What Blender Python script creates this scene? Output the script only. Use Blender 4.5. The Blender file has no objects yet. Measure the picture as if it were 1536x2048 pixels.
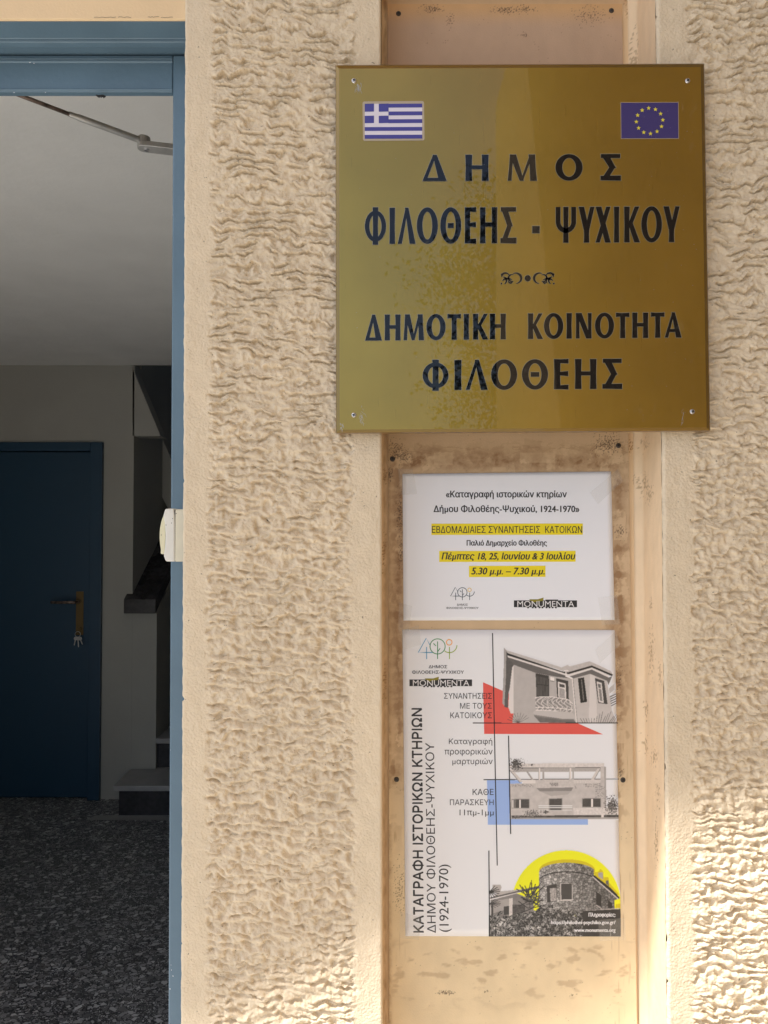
import bpy, bmesh, math, random
import numpy as np
from math import radians, sin, cos, pi
random.seed(7)
C = bpy.context.scene
COL = C.collection

# ------------------------------------------------------------------ camera, world, sun, exposure
F = 1420.0                      # focal length in photo pixels (photo 1536 x 2048)
PITCH = radians(1.4)
CZ = 1.58                       # eye height above the hall floor
cam = bpy.data.cameras.new('camera'); cam_o = bpy.data.objects.new('camera', cam); COL.objects.link(cam_o)
cam_o.location = (0, 0, CZ); cam_o.rotation_euler = (radians(90) + PITCH, 0, 0)
cam.sensor_width = 36; cam.sensor_height = 36; cam.sensor_fit = 'AUTO'
cam.lens = 36 * F / 2048; cam.clip_start = 0.02; cam.clip_end = 2000
C.camera = cam_o

SUN = (1.6, 1.0, -3.1)          # direction the sunlight travels
el = math.atan2(3.1, math.hypot(1.6, 1.0)); az = math.atan2(-1.6, -1.0)
W = bpy.data.worlds.new('World'); C.world = W; W.use_nodes = True
nt = W.node_tree; nt.nodes.clear()
sky = nt.nodes.new('ShaderNodeTexSky'); sky.sky_type = 'NISHITA'; sky.sun_disc = False
sky.sun_elevation = el; sky.sun_rotation = az % (2 * pi); sky.dust_density = 2.5; sky.air_density = 1.0; sky.ozone_density = 0.6
bg = nt.nodes.new('ShaderNodeBackground'); bg.inputs['Strength'].default_value = 0.12
wo = nt.nodes.new('ShaderNodeOutputWorld')
nt.links.new(sky.outputs[0], bg.inputs[0]); nt.links.new(bg.outputs[0], wo.inputs[0])
sl = bpy.data.lights.new('sun', 'SUN'); sl.energy = 5.0; sl.angle = radians(0.53); sl.color = (1.0, 0.965, 0.91)
so = bpy.data.objects.new('sun', sl); COL.objects.link(so); so.location = (-3, -4, 8)
from mathutils import Vector, Matrix
so.rotation_euler = Vector(SUN).to_track_quat('-Z', 'Y').to_euler()
vs_ = C.view_settings
vs_.view_transform = 'Standard'; vs_.look = 'None'; vs_.gamma = 1; vs_.use_curve_mapping = False
vs_.exposure = 0.66

# ------------------------------------------------------------------ helpers
def ray(px, py):
    xc = (px - 768.0) / F; zc = (1024.0 - py) / F
    return xc, cos(PITCH) - zc * sin(PITCH), sin(PITCH) + zc * cos(PITCH)
def P(px, py, Y):               # a point of the plane y = Y
    x, y, z = ray(px, py); k = Y / y
    return Vector((x * k, Y, CZ + z * k))
def PZ(px, py, z0):             # a point of the level plane z = z0 (above the floor)
    x, y, z = ray(px, py); k = (z0 - CZ) / z
    return Vector((x * k, y * k, z0))
def lin(c):
    return tuple((v / 255 / 12.92) if v / 255 <= 0.04045 else ((v / 255 + 0.055) / 1.055) ** 2.4 for v in c)
def A(r, g, b, k=1.25):         # photo colour in the shade -> surface colour
    return tuple(min(0.9, v * k) for v in lin((r, g, b)))

def tag(o, label=None, cat=None, group=None, kind=None):
    if label: o['label'] = label
    if cat: o['category'] = cat
    if group: o['group'] = group
    if kind: o['kind'] = kind
    return o
def thing(name, label, cat, loc=(0, 0, 0), group=None):
    o = bpy.data.objects.new(name, None); COL.objects.link(o); o.location = loc; o.empty_display_size = .05
    return tag(o, label, cat, group)
def link(name, me, parent=None):
    o = bpy.data.objects.new(name, me); COL.objects.link(o)
    if parent is not None:
        o.parent = parent
        m = Matrix.Translation(-Vector(wloc(parent)))
        o.matrix_basis = m
    return o
def wloc(o):
    v = Vector(o.location)
    while o.parent is not None:
        o = o.parent; v += Vector(o.location)
    return v
class MB:
    def __init__(s): s.v = []; s.f = []; s.m = []
    def face(s, pts, mi=0):
        i = len(s.v); s.v += [tuple(p) for p in pts]; s.f.append(tuple(range(i, i + len(pts)))); s.m.append(mi)
    def box(s, x0, x1, y0, y1, z0, z1, mi=0):
        i = len(s.v)
        s.v += [(x, y, z) for x in (x0, x1) for y in (y0, y1) for z in (z0, z1)]
        for f in ((0, 1, 3, 2), (4, 6, 7, 5), (0, 4, 5, 1), (2, 3, 7, 6), (0, 2, 6, 4), (1, 5, 7, 3)):
            s.f.append(tuple(i + k for k in f)); s.m.append(mi)
    def prism(s, pts, d, mi=0):   # polygon pts extruded by vector d
        n = len(pts); i = len(s.v); d = Vector(d)
        s.v += [tuple(p) for p in pts] + [tuple(Vector(p) + d) for p in pts]
        s.f.append(tuple(range(i, i + n))); s.f.append(tuple(range(i + 2 * n - 1, i + n - 1, -1))); s.m += [mi, mi]
        for k in range(n):
            a, b = i + k, i + (k + 1) % n
            s.f.append((a, a + n, b + n, b)); s.m.append(mi)
    def tube(s, pts, r, n=12, mi=0, cap=True):
        pts = [Vector(p) for p in pts]; rings = []
        if not isinstance(r, (list, tuple)): r = [r] * len(pts)
        for k, p in enumerate(pts):
            t = (pts[min(k + 1, len(pts) - 1)] - pts[max(k - 1, 0)]).normalized()
            u = t.cross(Vector((0, 0, 1)));
            if u.length < 1e-3: u = t.cross(Vector((0, 1, 0)))
            u.normalize(); w = t.cross(u)
            i = len(s.v)
            s.v += [tuple(p + (u * cos(2 * pi * j / n) + w * sin(2 * pi * j / n)) * r[k]) for j in range(n)]
            rings.append(i)
        for a, b in zip(rings, rings[1:]):
            for j in range(n):
                s.f.append((a + j, a + (j + 1) % n, b + (j + 1) % n, b + j)); s.m.append(mi)
        if cap:
            s.f.append(tuple(rings[0] + j for j in range(n))[::-1]); s.f.append(tuple(rings[-1] + j for j in range(n))); s.m += [mi, mi]
    def build(s, name, mats, parent=None, smooth=False, bevel=0):
        me = bpy.data.meshes.new(name); me.from_pydata(s.v, [], s.f)
        mats = mats if isinstance(mats, (list, tuple)) else [mats]
        for m in mats: me.materials.append(m)
        me.polygons.foreach_set('material_index', s.m)
        if smooth: me.polygons.foreach_set('use_smooth', [True] * len(s.f))
        me.validate(); me.update()
        o = link(name, me, parent)
        if bevel:
            b = o.modifiers.new('bevel', 'BEVEL'); b.width = bevel; b.segments = 2; b.limit_method = 'ANGLE'; b.angle_limit = radians(40)
        return o

def mat(name, col, rough=.6, metal=0, coat=0, bump=None, var=None, spec=.5, attr=False):
    """bump: list of (scale, strength-distance, detail); var: (scale, amount)"""
    m = bpy.data.materials.new(name); m.use_nodes = True
    n = m.node_tree; b = n.nodes['Principled BSDF']
    b.inputs['Roughness'].default_value = rough; b.inputs['Metallic'].default_value = metal
    b.inputs['Coat Weight'].default_value = coat; b.inputs['Coat Roughness'].default_value = 0.02
    b.inputs['Specular IOR Level'].default_value = spec
    b.inputs['Base Color'].default_value = (*col[:3], 1)
    tc = n.nodes.new('ShaderNodeTexCoord')
    src = None
    if attr:
        a = n.nodes.new('ShaderNodeAttribute'); a.attribute_name = 'Col'; src = a.outputs['Color']
    if var:
        for k, (sc, amt) in enumerate(var):
            t = n.nodes.new('ShaderNodeTexNoise'); t.inputs['Scale'].default_value = sc; t.inputs['Detail'].default_value = 6
            n.links.new(tc.outputs['Object'], t.inputs['Vector'])
            r = n.nodes.new('ShaderNodeMapRange'); r.inputs[1].default_value = .3; r.inputs[2].default_value = .7
            r.inputs[3].default_value = 1 - amt; r.inputs[4].default_value = 1 + amt * .6
            n.links.new(t.outputs[0], r.inputs[0])
            mx = n.nodes.new('ShaderNodeMix'); mx.data_type = 'RGBA'; mx.blend_type = 'MULTIPLY'; mx.inputs[0].default_value = 1
            if src: n.links.new(src, mx.inputs[6])
            else: mx.inputs[6].default_value = (*col[:3], 1)
            n.links.new(r.outputs[0], mx.inputs[7]); src = mx.outputs[2]
    if name in ('smooth_plaster', 'rough_plaster'):     # stray dirt specks and pinholes
        t = n.nodes.new('ShaderNodeTexNoise'); t.inputs['Scale'].default_value = 170; t.inputs['Detail'].default_value = 2
        n.links.new(tc.outputs['Object'], t.inputs['Vector'])
        r = n.nodes.new('ShaderNodeMapRange'); r.inputs[1].default_value = .735; r.inputs[2].default_value = .77; r.inputs[3].default_value = 0; r.inputs[4].default_value = .75
        n.links.new(t.outputs[0], r.inputs[0]); mx = n.nodes.new('ShaderNodeMix'); mx.data_type = 'RGBA'
        n.links.new(r.outputs[0], mx.inputs[0]); n.links.new(src, mx.inputs[6]); mx.inputs[7].default_value = (.10, .075, .05, 1); src = mx.outputs[2]
    if src: n.links.new(src, b.inputs['Base Color'])
    prev = None
    for sc, dist, det in (bump or []):
        t = n.nodes.new('ShaderNodeTexNoise'); t.inputs['Scale'].default_value = sc; t.inputs['Detail'].default_value = det
        n.links.new(tc.outputs['Object'], t.inputs['Vector'])
        bp = n.nodes.new('ShaderNodeBump'); bp.inputs['Strength'].default_value = 1; bp.inputs['Distance'].default_value = dist
        n.links.new(t.outputs[0], bp.inputs['Height'])
        if prev: n.links.new(prev, bp.inputs['Normal'])
        prev = bp.outputs[0]
    if prev:
        n.links.new(prev, b.inputs['Normal'])
        if coat: n.links.new(prev, b.inputs['Coat Normal'])
    return m

# ---- noise on arrays
def perlin(x, y, seed=0):
    x = np.asarray(x, float); y = np.asarray(y, float)
    xi = np.floor(x).astype(np.int64); yi = np.floor(y).astype(np.int64); xf = x - xi; yf = y - yi
    def g(ix, iy, fx, fy):
        h = (ix * 374761393 + iy * 668265263 + seed * 974634777) & 0xffffffff
        h = ((h ^ (h >> 13)) * 1274126177) & 0xffffffff
        a = ((h ^ (h >> 16)) & 0xffff) / 65536.0 * 2 * pi
        return np.cos(a) * fx + np.sin(a) * fy
    u = xf * xf * xf * (xf * (xf * 6 - 15) + 10); v = yf * yf * yf * (yf * (yf * 6 - 15) + 10)
    a = g(xi, yi, xf, yf); b = g(xi + 1, yi, xf - 1, yf); c = g(xi, yi + 1, xf, yf - 1); d = g(xi + 1, yi + 1, xf - 1, yf - 1)
    return ((a * (1 - u) + b * u) * (1 - v) + (c * (1 - u) + d * u) * v) * 1.5
def fbm(x, y, seed=0, o=4):
    r = 0; a = 1
    for k in range(o): r = r + a * perlin(x * 2 ** k, y * 2 ** k, seed + k * 17); a *= .5
    return r
def sstep(a, b, x):
    t = np.clip((x - a) / (b - a), 0, 1); return t * t * (3 - 2 * t)
def inpoly(X, Y, poly):
    r = np.zeros(X.shape, bool); n = len(poly); j = n - 1
    for i in range(n):
        xi, yi = poly[i]; xj, yj = poly[j]
        c = ((yi > Y) != (yj > Y))
        r ^= c & (X < (xj - xi) * (Y - yi) / ((yj - yi) if yj != yi else 1e-9) + xi); j = i
    return r
def voro(x, y, seed=0):
    """returns F1, F2, id of the nearest cell"""
    xi = np.floor(x).astype(np.int64); yi = np.floor(y).astype(np.int64)
    f1 = np.full(x.shape, 9.); f2 = f1.copy(); idd = np.zeros(x.shape)
    for dx in (-1, 0, 1):
        for dy in (-1, 0, 1):
            ix = xi + dx; iy = yi + dy
            h = (ix * 374761393 + iy * 668265263 + seed * 974634777) & 0xffffffff
            h = ((h ^ (h >> 13)) * 1274126177) & 0xffffffff; h = h ^ (h >> 16)
            cx = ix + (h & 0xff) / 255.; cy = iy + ((h >> 8) & 0xff) / 255.
            d = np.hypot(x - cx, y - cy)
            n = d < f1; f2 = np.where(n, f1, np.minimum(f2, d)); idd = np.where(n, ((h >> 16) & 0xff) / 255., idd); f1 = np.where(n, d, f1)
    return f1, f2, idd

def grid_mesh(name, V, nx, ny, mats, parent, smooth=True, col=None, sel=None):
    """V: (ny, nx, 3) array; sel: boolean per cell"""
    idx = np.arange(nx * ny).reshape(ny, nx)
    q = np.stack([idx[:-1, :-1], idx[:-1, 1:], idx[1:, 1:], idx[1:, :-1]], -1).reshape(-1, 4)
    if sel is not None: q = q[sel.reshape(-1)]
    used, inv = np.unique(q.reshape(-1), return_inverse=True)
    vv = V.reshape(-1, 3)[used]; q = inv.reshape(-1, 4)
    me = bpy.data.meshes.new(name)
    me.vertices.add(len(vv)); me.vertices.foreach_set('co', vv.astype(np.float32).ravel())
    me.loops.add(q.size); me.loops.foreach_set('vertex_index', q.ravel().astype(np.int32))
    me.polygons.add(len(q)); me.polygons.foreach_set('loop_start', np.arange(0, q.size, 4, dtype=np.int32))
    me.polygons.foreach_set('use_smooth', np.ones(len(q), bool) if smooth else np.zeros(len(q), bool))
    me.materials.append(mats); me.update(calc_edges=True)
    if col is not None:
        c4 = np.ones((len(vv), 4), np.float32); c4[:, :3] = col.reshape(-1, 3)[used]
        at = me.color_attributes.new('Col', 'FLOAT_COLOR', 'POINT'); at.data.foreach_set('color', c4.ravel())
    return link(name, me, parent)

def Pv(px, py, Y):              # vectorised P
    xc = (px - 768.0) / F; zc = (1024.0 - py) / F
    y = cos(PITCH) - zc * sin(PITCH); z = sin(PITCH) + zc * cos(PITCH); k = Y / y
    return np.stack([xc * k, np.broadcast_to(Y, k.shape) * 1.0, CZ + z * k], -1)

# ------------------------------------------------------------------ materials
Y0 = 0.93                       # face of the facade
YB = 1.00                       # back of the niche
WALL = A(206, 190, 165)
M = {}
M['stucco'] = mat('rough_plaster', WALL, .85, bump=[(220, .0016, 5), (620, .0008, 3)], var=[(9, .05), (60, .05)])
M['plaster'] = mat('smooth_plaster', WALL, .8, bump=[(70, .0014, 5), (330, .0014, 4)], var=[(5, .06), (40, .04)])
M['lintel'] = mat('lintel_paint', A(216, 190, 152), .7, bump=[(300, .0003, 3)], var=[(12, .06)])
M['niche'] = mat('niche_plaster', A(212, 180, 142), .75, bump=[(120, .0005, 4), (500, .0003, 3)], attr=True)
M['blue'] = mat('blue_door_paint', (.125, .20, .265), .35, bump=[(35, .0004, 3), (160, .0003, 3)], var=[(10, .10)])
M['navy'] = mat('dark_blue_paint', (.012, .045, .085), .4, bump=[(30, .0004, 2)])
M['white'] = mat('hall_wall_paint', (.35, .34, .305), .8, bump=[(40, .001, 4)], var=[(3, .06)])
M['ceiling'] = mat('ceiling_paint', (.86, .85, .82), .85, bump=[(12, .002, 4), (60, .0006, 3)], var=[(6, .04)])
M['marble'] = mat('dark_marble', (.035, .033, .035), .25, var=[(9, .4), (40, .3)])
M['tread'] = mat('grey_marble', (.33, .32, .31), .3, var=[(14, .15)])
M['steel'] = mat('brushed_steel', (.50, .49, .47), .38, metal=.45, var=[(60, .15)])
M['rust'] = mat('worn_steel', (.22, .16, .13), .5, metal=.6, var=[(70, .7)])
M['brassfit'] = mat('brass_fitting', (.15, .10, .04), .5, metal=.7)
M['black'] = mat('black_paint', (.012, .012, .014), .5)
M['screw'] = mat('zinc_screw', (.62, .62, .64), .3, metal=.85)
M['rustscrew'] = mat('rusty_screw', (.06, .045, .035), .6, bump=[(900, .0004, 3)])
M['cream'] = mat('cream_plastic', A(203, 196, 174), .4, var=[(40, .05)])
M['whiteplastic'] = mat('aged_white_plastic', A(205, 203, 195), .4, var=[(50, .06)])
M['button'] = mat('yellowed_plastic', A(202, 196, 166), .35)
PAPER = (.83, .84, .89)
M['paper'] = mat('white_paper', PAPER, .55, bump=[(12, .0016, 3)])
M['paper2'] = mat('poster_paper', (.82, .82, .85), .42, bump=[(10, .0014, 3)])
M['ink'] = mat('black_ink', (.022, .022, .026), .5)
M['inkgrey'] = mat('grey_ink', (.05, .05, .055), .5)
M['white_ink'] = mat('unprinted_white', (.78, .765, .78), .45)
M['yellow'] = mat('yellow_highlight', A(214, 196, 22), .5)
M['red'] = mat('red_ink', A(204, 80, 72), .45)
M['bluep'] = mat('light_blue_ink', A(140, 165, 212), .45)
M['olive'] = mat('olive_ink', A(125, 118, 30), .45)
M['print'] = mat('printed_picture', (.5, .5, .5), .42, attr=True, bump=[(10, .0014, 3)])
M['board'] = mat('board_laminate', (.5, .4, .3), .6, bump=[(500, .00025, 3), (30, .0006, 4)], attr=True)
M['logoblue'] = mat('logo_blue', A(80, 145, 180), .45); M['logogreen'] = mat('logo_green', A(60, 130, 80), .45)
M['logoolive'] = mat('logo_olive', A(135, 160, 55), .45); M['logoorange'] = mat('logo_orange', A(228, 150, 50), .45)
M['logodark'] = mat('logo_slate', A(60, 78, 92), .45); M['logogold'] = mat('logo_gold', A(200, 170, 90), .45)

def terrazzo():
    m = bpy.data.materials.new('terrazzo'); m.use_nodes = True; n = m.node_tree; b = n.nodes['Principled BSDF']
    tc = n.nodes.new('ShaderNodeTexCoord'); no = n.nodes.new('ShaderNodeTexNoise'); no.inputs['Scale'].default_value = 14
    add = n.nodes.new('ShaderNodeVectorMath'); add.operation = 'MULTIPLY_ADD'; add.inputs[1].default_value = (.03, .03, 0)
    n.links.new(tc.outputs['Object'], no.inputs['Vector']); n.links.new(no.outputs['Color'], add.inputs[0]); n.links.new(tc.outputs['Object'], add.inputs[2])
    mp = n.nodes.new('ShaderNodeMapping'); mp.inputs['Scale'].default_value = (1, 1.25, 0); n.links.new(add.outputs[0], mp.inputs[0])
    cols = []
    for sc, th in ((48, .09), (110, .10)):
        v = n.nodes.new('ShaderNodeTexVoronoi'); v.feature = 'DISTANCE_TO_EDGE'; v.inputs['Scale'].default_value = sc
        c = n.nodes.new('ShaderNodeTexVoronoi'); c.inputs['Scale'].default_value = sc
        n.links.new(mp.outputs[0], v.inputs['Vector']); n.links.new(mp.outputs[0], c.inputs['Vector'])
        r = n.nodes.new('ShaderNodeMapRange'); r.inputs[1].default_value = th; r.inputs[2].default_value = th + .03; n.links.new(v.outputs['Distance'], r.inputs[0])
        ra = n.nodes.new('ShaderNodeValToRGB'); e = ra.color_ramp; e.interpolation = 'LINEAR'
        e.elements[0].position = .0; e.elements[0].color = (.09, .09, .09, 1); e.elements[1].position = 1; e.elements[1].color = (.62, .62, .60, 1)
        q = e.elements.new(.35); q.color = (.19, .185, .18, 1); q = e.elements.new(.7); q.color = (.38, .375, .37, 1)
        sp = n.nodes.new('ShaderNodeSeparateColor'); n.links.new(c.outputs['Color'], sp.inputs[0]); n.links.new(sp.outputs[0], ra.inputs[0])
        cols.append((r, ra, sp))
    mat_c = n.nodes.new('ShaderNodeMix'); mat_c.data_type = 'RGBA'; mat_c.inputs[6].default_value = (.035, .035, .037, 1)
    n.links.new(cols[1][0].outputs[0], mat_c.inputs[0]); n.links.new(cols[1][1].outputs[0], mat_c.inputs[7])
    g = n.nodes.new('ShaderNodeMath'); g.operation = 'GREATER_THAN'; g.inputs[1].default_value = .38; n.links.new(cols[0][2].outputs[1], g.inputs[0])
    mu = n.nodes.new('ShaderNodeMath'); mu.operation = 'MULTIPLY'; n.links.new(g.outputs[0], mu.inputs[0]); n.links.new(cols[0][0].outputs[0], mu.inputs[1])
    fm = n.nodes.new('ShaderNodeMix'); fm.data_type = 'RGBA'; n.links.new(mu.outputs[0], fm.inputs[0])
    n.links.new(mat_c.outputs[2], fm.inputs[6]); n.links.new(cols[0][1].outputs[0], fm.inputs[7])
    n.links.new(fm.outputs[2], b.inputs['Base Color']); b.inputs['Roughness'].default_value = .42
    return m
M['terrazzo'] = terrazzo()

def gold():
    m = mat('gold_plate', (.40, .285, .075), .3, metal=1.0, coat=1.0)
    n = m.node_tree; b = n.nodes['Principled BSDF']; b.inputs['Coat Roughness'].default_value = .0
    b.inputs['Coat IOR'].default_value = 1.5
    tc = n.nodes.new('ShaderNodeTexCoord'); mp = n.nodes.new('ShaderNodeMapping'); mp.inputs['Scale'].default_value = (900, 1, 14)
    no = n.nodes.new('ShaderNodeTexNoise'); no.inputs['Scale'].default_value = 1; no.inputs['Detail'].default_value = 3
    n.links.new(tc.outputs['Object'], mp.inputs[0]); n.links.new(mp.outputs[0], no.inputs['Vector'])
    r = n.nodes.new('ShaderNodeMapRange'); r.inputs[3].default_value = .24; r.inputs[4].default_value = .36; n.links.new(no.outputs[0], r.inputs[0])
    n.links.new(r.outputs[0], b.inputs['Roughness'])
    bp = n.nodes.new('ShaderNodeBump'); bp.inputs['Distance'].default_value = .00006; n.links.new(no.outputs[0], bp.inputs['Height']); n.links.new(bp.outputs[0], b.inputs['Normal'])
    # faint dust and wear
    n2 = n.nodes.new('ShaderNodeTexNoise'); n2.inputs['Scale'].default_value = 9; n2.inputs['Detail'].default_value = 8; n.links.new(tc.outputs['Object'], n2.inputs['Vector'])
    r2 = n.nodes.new('ShaderNodeMapRange'); r2.inputs[1].default_value = .35; r2.inputs[2].default_value = .75; r2.inputs[3].default_value = .92; r2.inputs[4].default_value = 1.08; n.links.new(n2.outputs[0], r2.inputs[0])
    mx = n.nodes.new('ShaderNodeMix'); mx.data_type = 'RGBA'; mx.blend_type = 'MULTIPLY'; mx.inputs[0].default_value = 1; mx.inputs[6].default_value = (.41, .272, .045, 1)
    n.links.new(r2.outputs[0], mx.inputs[7]); n.links.new(mx.outputs[2], b.inputs['Base Color'])
    return m
M['gold'] = gold()
M['gloss_black'] = mat('black_letter_vinyl', (.004, .004, .006), .6, coat=1.0, spec=0.)
M['halo'] = mat('pale_letter_edge', (.30, .27, .17), .4, coat=1.0)
M['flagblue'] = mat('flag_blue', A(52, 46, 130), .4, coat=.8); M['flagwhite'] = mat('flag_white', A(206, 200, 210), .4, coat=.8)
M['flagmargin'] = mat('sticker_margin', A(165, 150, 125), .4, coat=.8)
M['euflag'] = mat('eu_flag_blue', A(46, 38, 100), .4, coat=.8); M['star'] = mat('star_yellow', A(205, 195, 60), .4, coat=.8)
M['ground'] = mat('paving', (.29, .29, .285), .85, bump=[(20, .002, 5)], var=[(1.5, .1), (12, .08)])
M['leaf'] = mat('leaf_green', (.055, .09, .03), .5); M['bark'] = mat('bark', (.09, .07, .05), .9)
M['scrape'] = mat('dried_glue', (.42, .40, .36), .5, coat=.3)

def tape_mat():
    m = mat('clear_tape', (.8, .78, .72), .15); n = m.node_tree; b = n.nodes['Principled BSDF']
    b.inputs['Alpha'].default_value = .13; return m
M['tape'] = tape_mat()

# ------------------------------------------------------------------ the ground, hall shell
GZ = -0.12
g = MB(); g.face([(-400, -400, GZ), (400, -400, GZ), (400, Y0 + .02, GZ), (-400, Y0 + .02, GZ)])
tag(g.build('ground', M['ground']), kind='structure')
HX0, HX1, HY1, CEIL = -2.7, 0.9, 4.2, 2.555
fl = MB(); fl.box(HX0, HX1, Y0 + .005, HY1 + 2.6, -.2, 0)
tag(fl.build('floor', M['terrazzo']), kind='structure')
ce = MB(); ce.box(HX0, HX1, 1.12, HY1 - .001, CEIL, CEIL + .15)
tag(ce.build('ceiling', M['ceiling']), kind='structure')

def BK(px, py): return P(px, py, HY1)      # on the back wall of the hall
bw = MB()
xr = BK(265, 1200).x
bw.box(HX0, BK(-10, 0).x - .9, HY1, HY1 + .12, 0, CEIL)
dx0, dx1 = BK(205, 1200).x - 1.05, BK(205, 1200).x; dtop = BK(100, 885).z
bw.box(dx1, xr, HY1, HY1 + .12, 0, CEIL)
bw.box(dx0 - .5, dx1, HY1, HY1 + .12, dtop, CEIL)
bw.box(dx0 - .5, dx0, HY1, HY1 + .12, 0, dtop)
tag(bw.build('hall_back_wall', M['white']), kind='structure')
sw = MB(); sw.box(HX0 - .1, HX0, 1.12, HY1 + 2.6, 0, CEIL + 1); sw.box(HX1, HX1 + .1, 1.12, HY1 + 2.6, 0, CEIL + 1)
sw.box(xr + 1.35, HX1, HY1, HY1 + .12, 0, CEIL); sw.box(HX0, HX1, HY1 + 2.6, HY1 + 2.7, 0, CEIL + 1.2)
sw.box(HX0, HX1, HY1 - .001, HY1 + 2.7, CEIL + 1.2, CEIL + 1.3); sw.box(HX0, HX1, HY1 - .14, HY1 - .02, CEIL + .15, CEIL + 1.2)
sw.box(xr - .12, xr - .001, HY1 + .12, HY1 + 2.6, 0, CEIL + 1.2)
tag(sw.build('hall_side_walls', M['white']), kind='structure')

# ------------------------------------------------------------------ facade
fac = thing('facade', 'cream plastered front wall around the open doorway with rough stucco fields', 'building wall', (0, Y0, 0))
def xe_door(py): return 370.5 - 8.5 * (py - 40) / 1960.
def stucco_h(x, z, seed, slope, rough_low):
    """hanging plaster folds with narrow undercut creases; lower down dabbed pits"""
    ph = z / .0130 + x * slope + .85 * perlin(x / .070, z / .050, seed) + .42 * perlin(x / .026, z / .030, seed + 1) + .24 * perlin(x / .011, z / .014, seed + 9) + .10 * perlin(x / .004, z / .006, seed + 10)
    row = np.floor(ph + .5); s = ph - row                       # s in -.5 .. .5, the crease at 0
    a0 = sstep(-.42, .12, perlin(x / .021 + row * 7.31, row * 3.7 + z / .2, seed + 2))
    crease = np.exp(-(np.clip(-s, 0, 1) / .22) ** 2) * (s <= 0) + np.exp(-(s / .055) ** 2) * (s > 0)
    swell = sstep(0, .10, s) * (1 - sstep(.12, .5, s)) + .5 * sstep(-.12, -.35, s)
    h = .0030 + a0 * (.0034 * swell - .0070 * crease)
    lump = perlin(x / .024, z / .013, seed + 3) * .0017 + perlin(x / .009, z / .0075, seed + 4) * .0010 + perlin(x / .004, z / .0040, seed + 5) * .00035
    p2 = z / .0128 + x * (slope * .7 + 5.) + .75 * perlin(x / .045, z / .035, seed + 6) + .50 * perlin(x / .016, z / .016, seed + 12) + .16 * perlin(x / .006, z / .007, seed + 13)
    r2 = np.floor(p2 + .5); s2 = p2 - r2
    a2 = .25 + .75 * sstep(-.25, .35, perlin(x / .0125 + r2 * 5.17, r2 * 2.9, seed + 7))
    pit = a2 * np.exp(-(s2 / .27) ** 2)
    grit = perlin(x / .0036, z / .0032, seed + 14) * .00055 + perlin(x / .0024, z / .0024, seed + 15) * .0004
    lump = lump + grit * (.5 + .35 * rough_low)
    return h * (1 - .8 * rough_low) + lump * (1 + .2 * rough_low) + rough_low * (.0038 - .0062 * pit)
def pier(xl, xr_, bl, br, seed, slope, far=None):
    """xl, xr_: edges in photo px as functions of py; bl, br: edges of the rough field"""
    n = 1900; py = np.linspace(-190, 2240, n)
    L = Pv(xl(py), py, Y0); R = Pv(xr_(py), py, Y0)
    if far is not None: R[:, 0] = far
    nx = int(((R[:, 0] - L[:, 0]).mean()) / .00125)
    t = np.linspace(0, 1, nx)[None, :]
    X = L[:, None, 0] * (1 - t) + R[:, None, 0] * t; Z = L[:, None, 2] + 0 * t
    b0 = Pv(bl(py), py, Y0)[:, None, 0]; b1 = (Pv(br(py), py, Y0)[:, None, 0] if br else np.full((n, 1), 9.))
    wob = .005 * fbm(X / .03, Z / .012, seed + 30, 3)
    m = sstep(-.004, .006, X - b0 + wob) * sstep(-.004, .006, b1 - X + wob)
    low = .30 + .55 * sstep(CZ + .35, CZ - .05, Z + 0.1 * perlin(X / .1, Z / .2, seed + 40)) + .15 * perlin(X / .07, Z / .05, seed + 41)
    H = m * stucco_h(X, Z, seed, slope, low) + (1 - m) * (.0034 + .00045 * fbm(X / .025, Z / .035, seed + 50, 4))
    # smooth repaired patches
    el_ = X - L[:, None, 0]; er_ = R[:, None, 0] - X
    rl = np.where(el_ < .004, .004 - np.sqrt(np.maximum(0, .004 ** 2 - (.004 - el_) ** 2)), 0)
    H = H - rl
    if far is None:
        H = H - np.where(er_ < .003, .003 - np.sqrt(np.maximum(0, .003 ** 2 - (.003 - er_) ** 2)), 0)
    wobx = .0007 * fbm(Z / .02, Z * 0 + seed, seed + 60, 3)
    chip = .0025 * np.clip(perlin(Z / .013, Z * 0 + .5, seed + 61) - .62, 0, 1) / .2
    X2 = X + (wobx + np.abs(chip) * 1) * np.exp(-el_ / .004)
    V = np.stack([X2, Y0 - H, Z + 0 * X], -1)
    sel = (m[:-1, :-1] > .5)
    grid_mesh('rough_stucco_field', V, nx, n, M['stucco'], fac, sel=sel)
    grid_mesh('smooth_plaster_border', V, nx, n, M['plaster'], fac, sel=~sel)
    return L, R
L1, R1 = pier(xe_door, lambda p: 762 + 3 * p / 2048., lambda p: 427 - 10 * sstep(300, 1200, p), lambda p: 709 - 9 * np.exp(-((p - 1150) / 300.) ** 2), 11, 6.0)
xn = lambda p: 1311 + 12 * np.clip(p / 860., -.3, 1) + 8.5 * np.clip((p - 860) / 900., 0, 1.6)
L2, R2 = pier(xn, lambda p: 1650 + 0 * p, lambda p: 1372 + 13 * np.clip(p / 900., -.2, 1), None, 23, -4.0, far=.76)
zt, zb = L1[0, 2], L1[-1, 2]
ZC = 4.6
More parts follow.
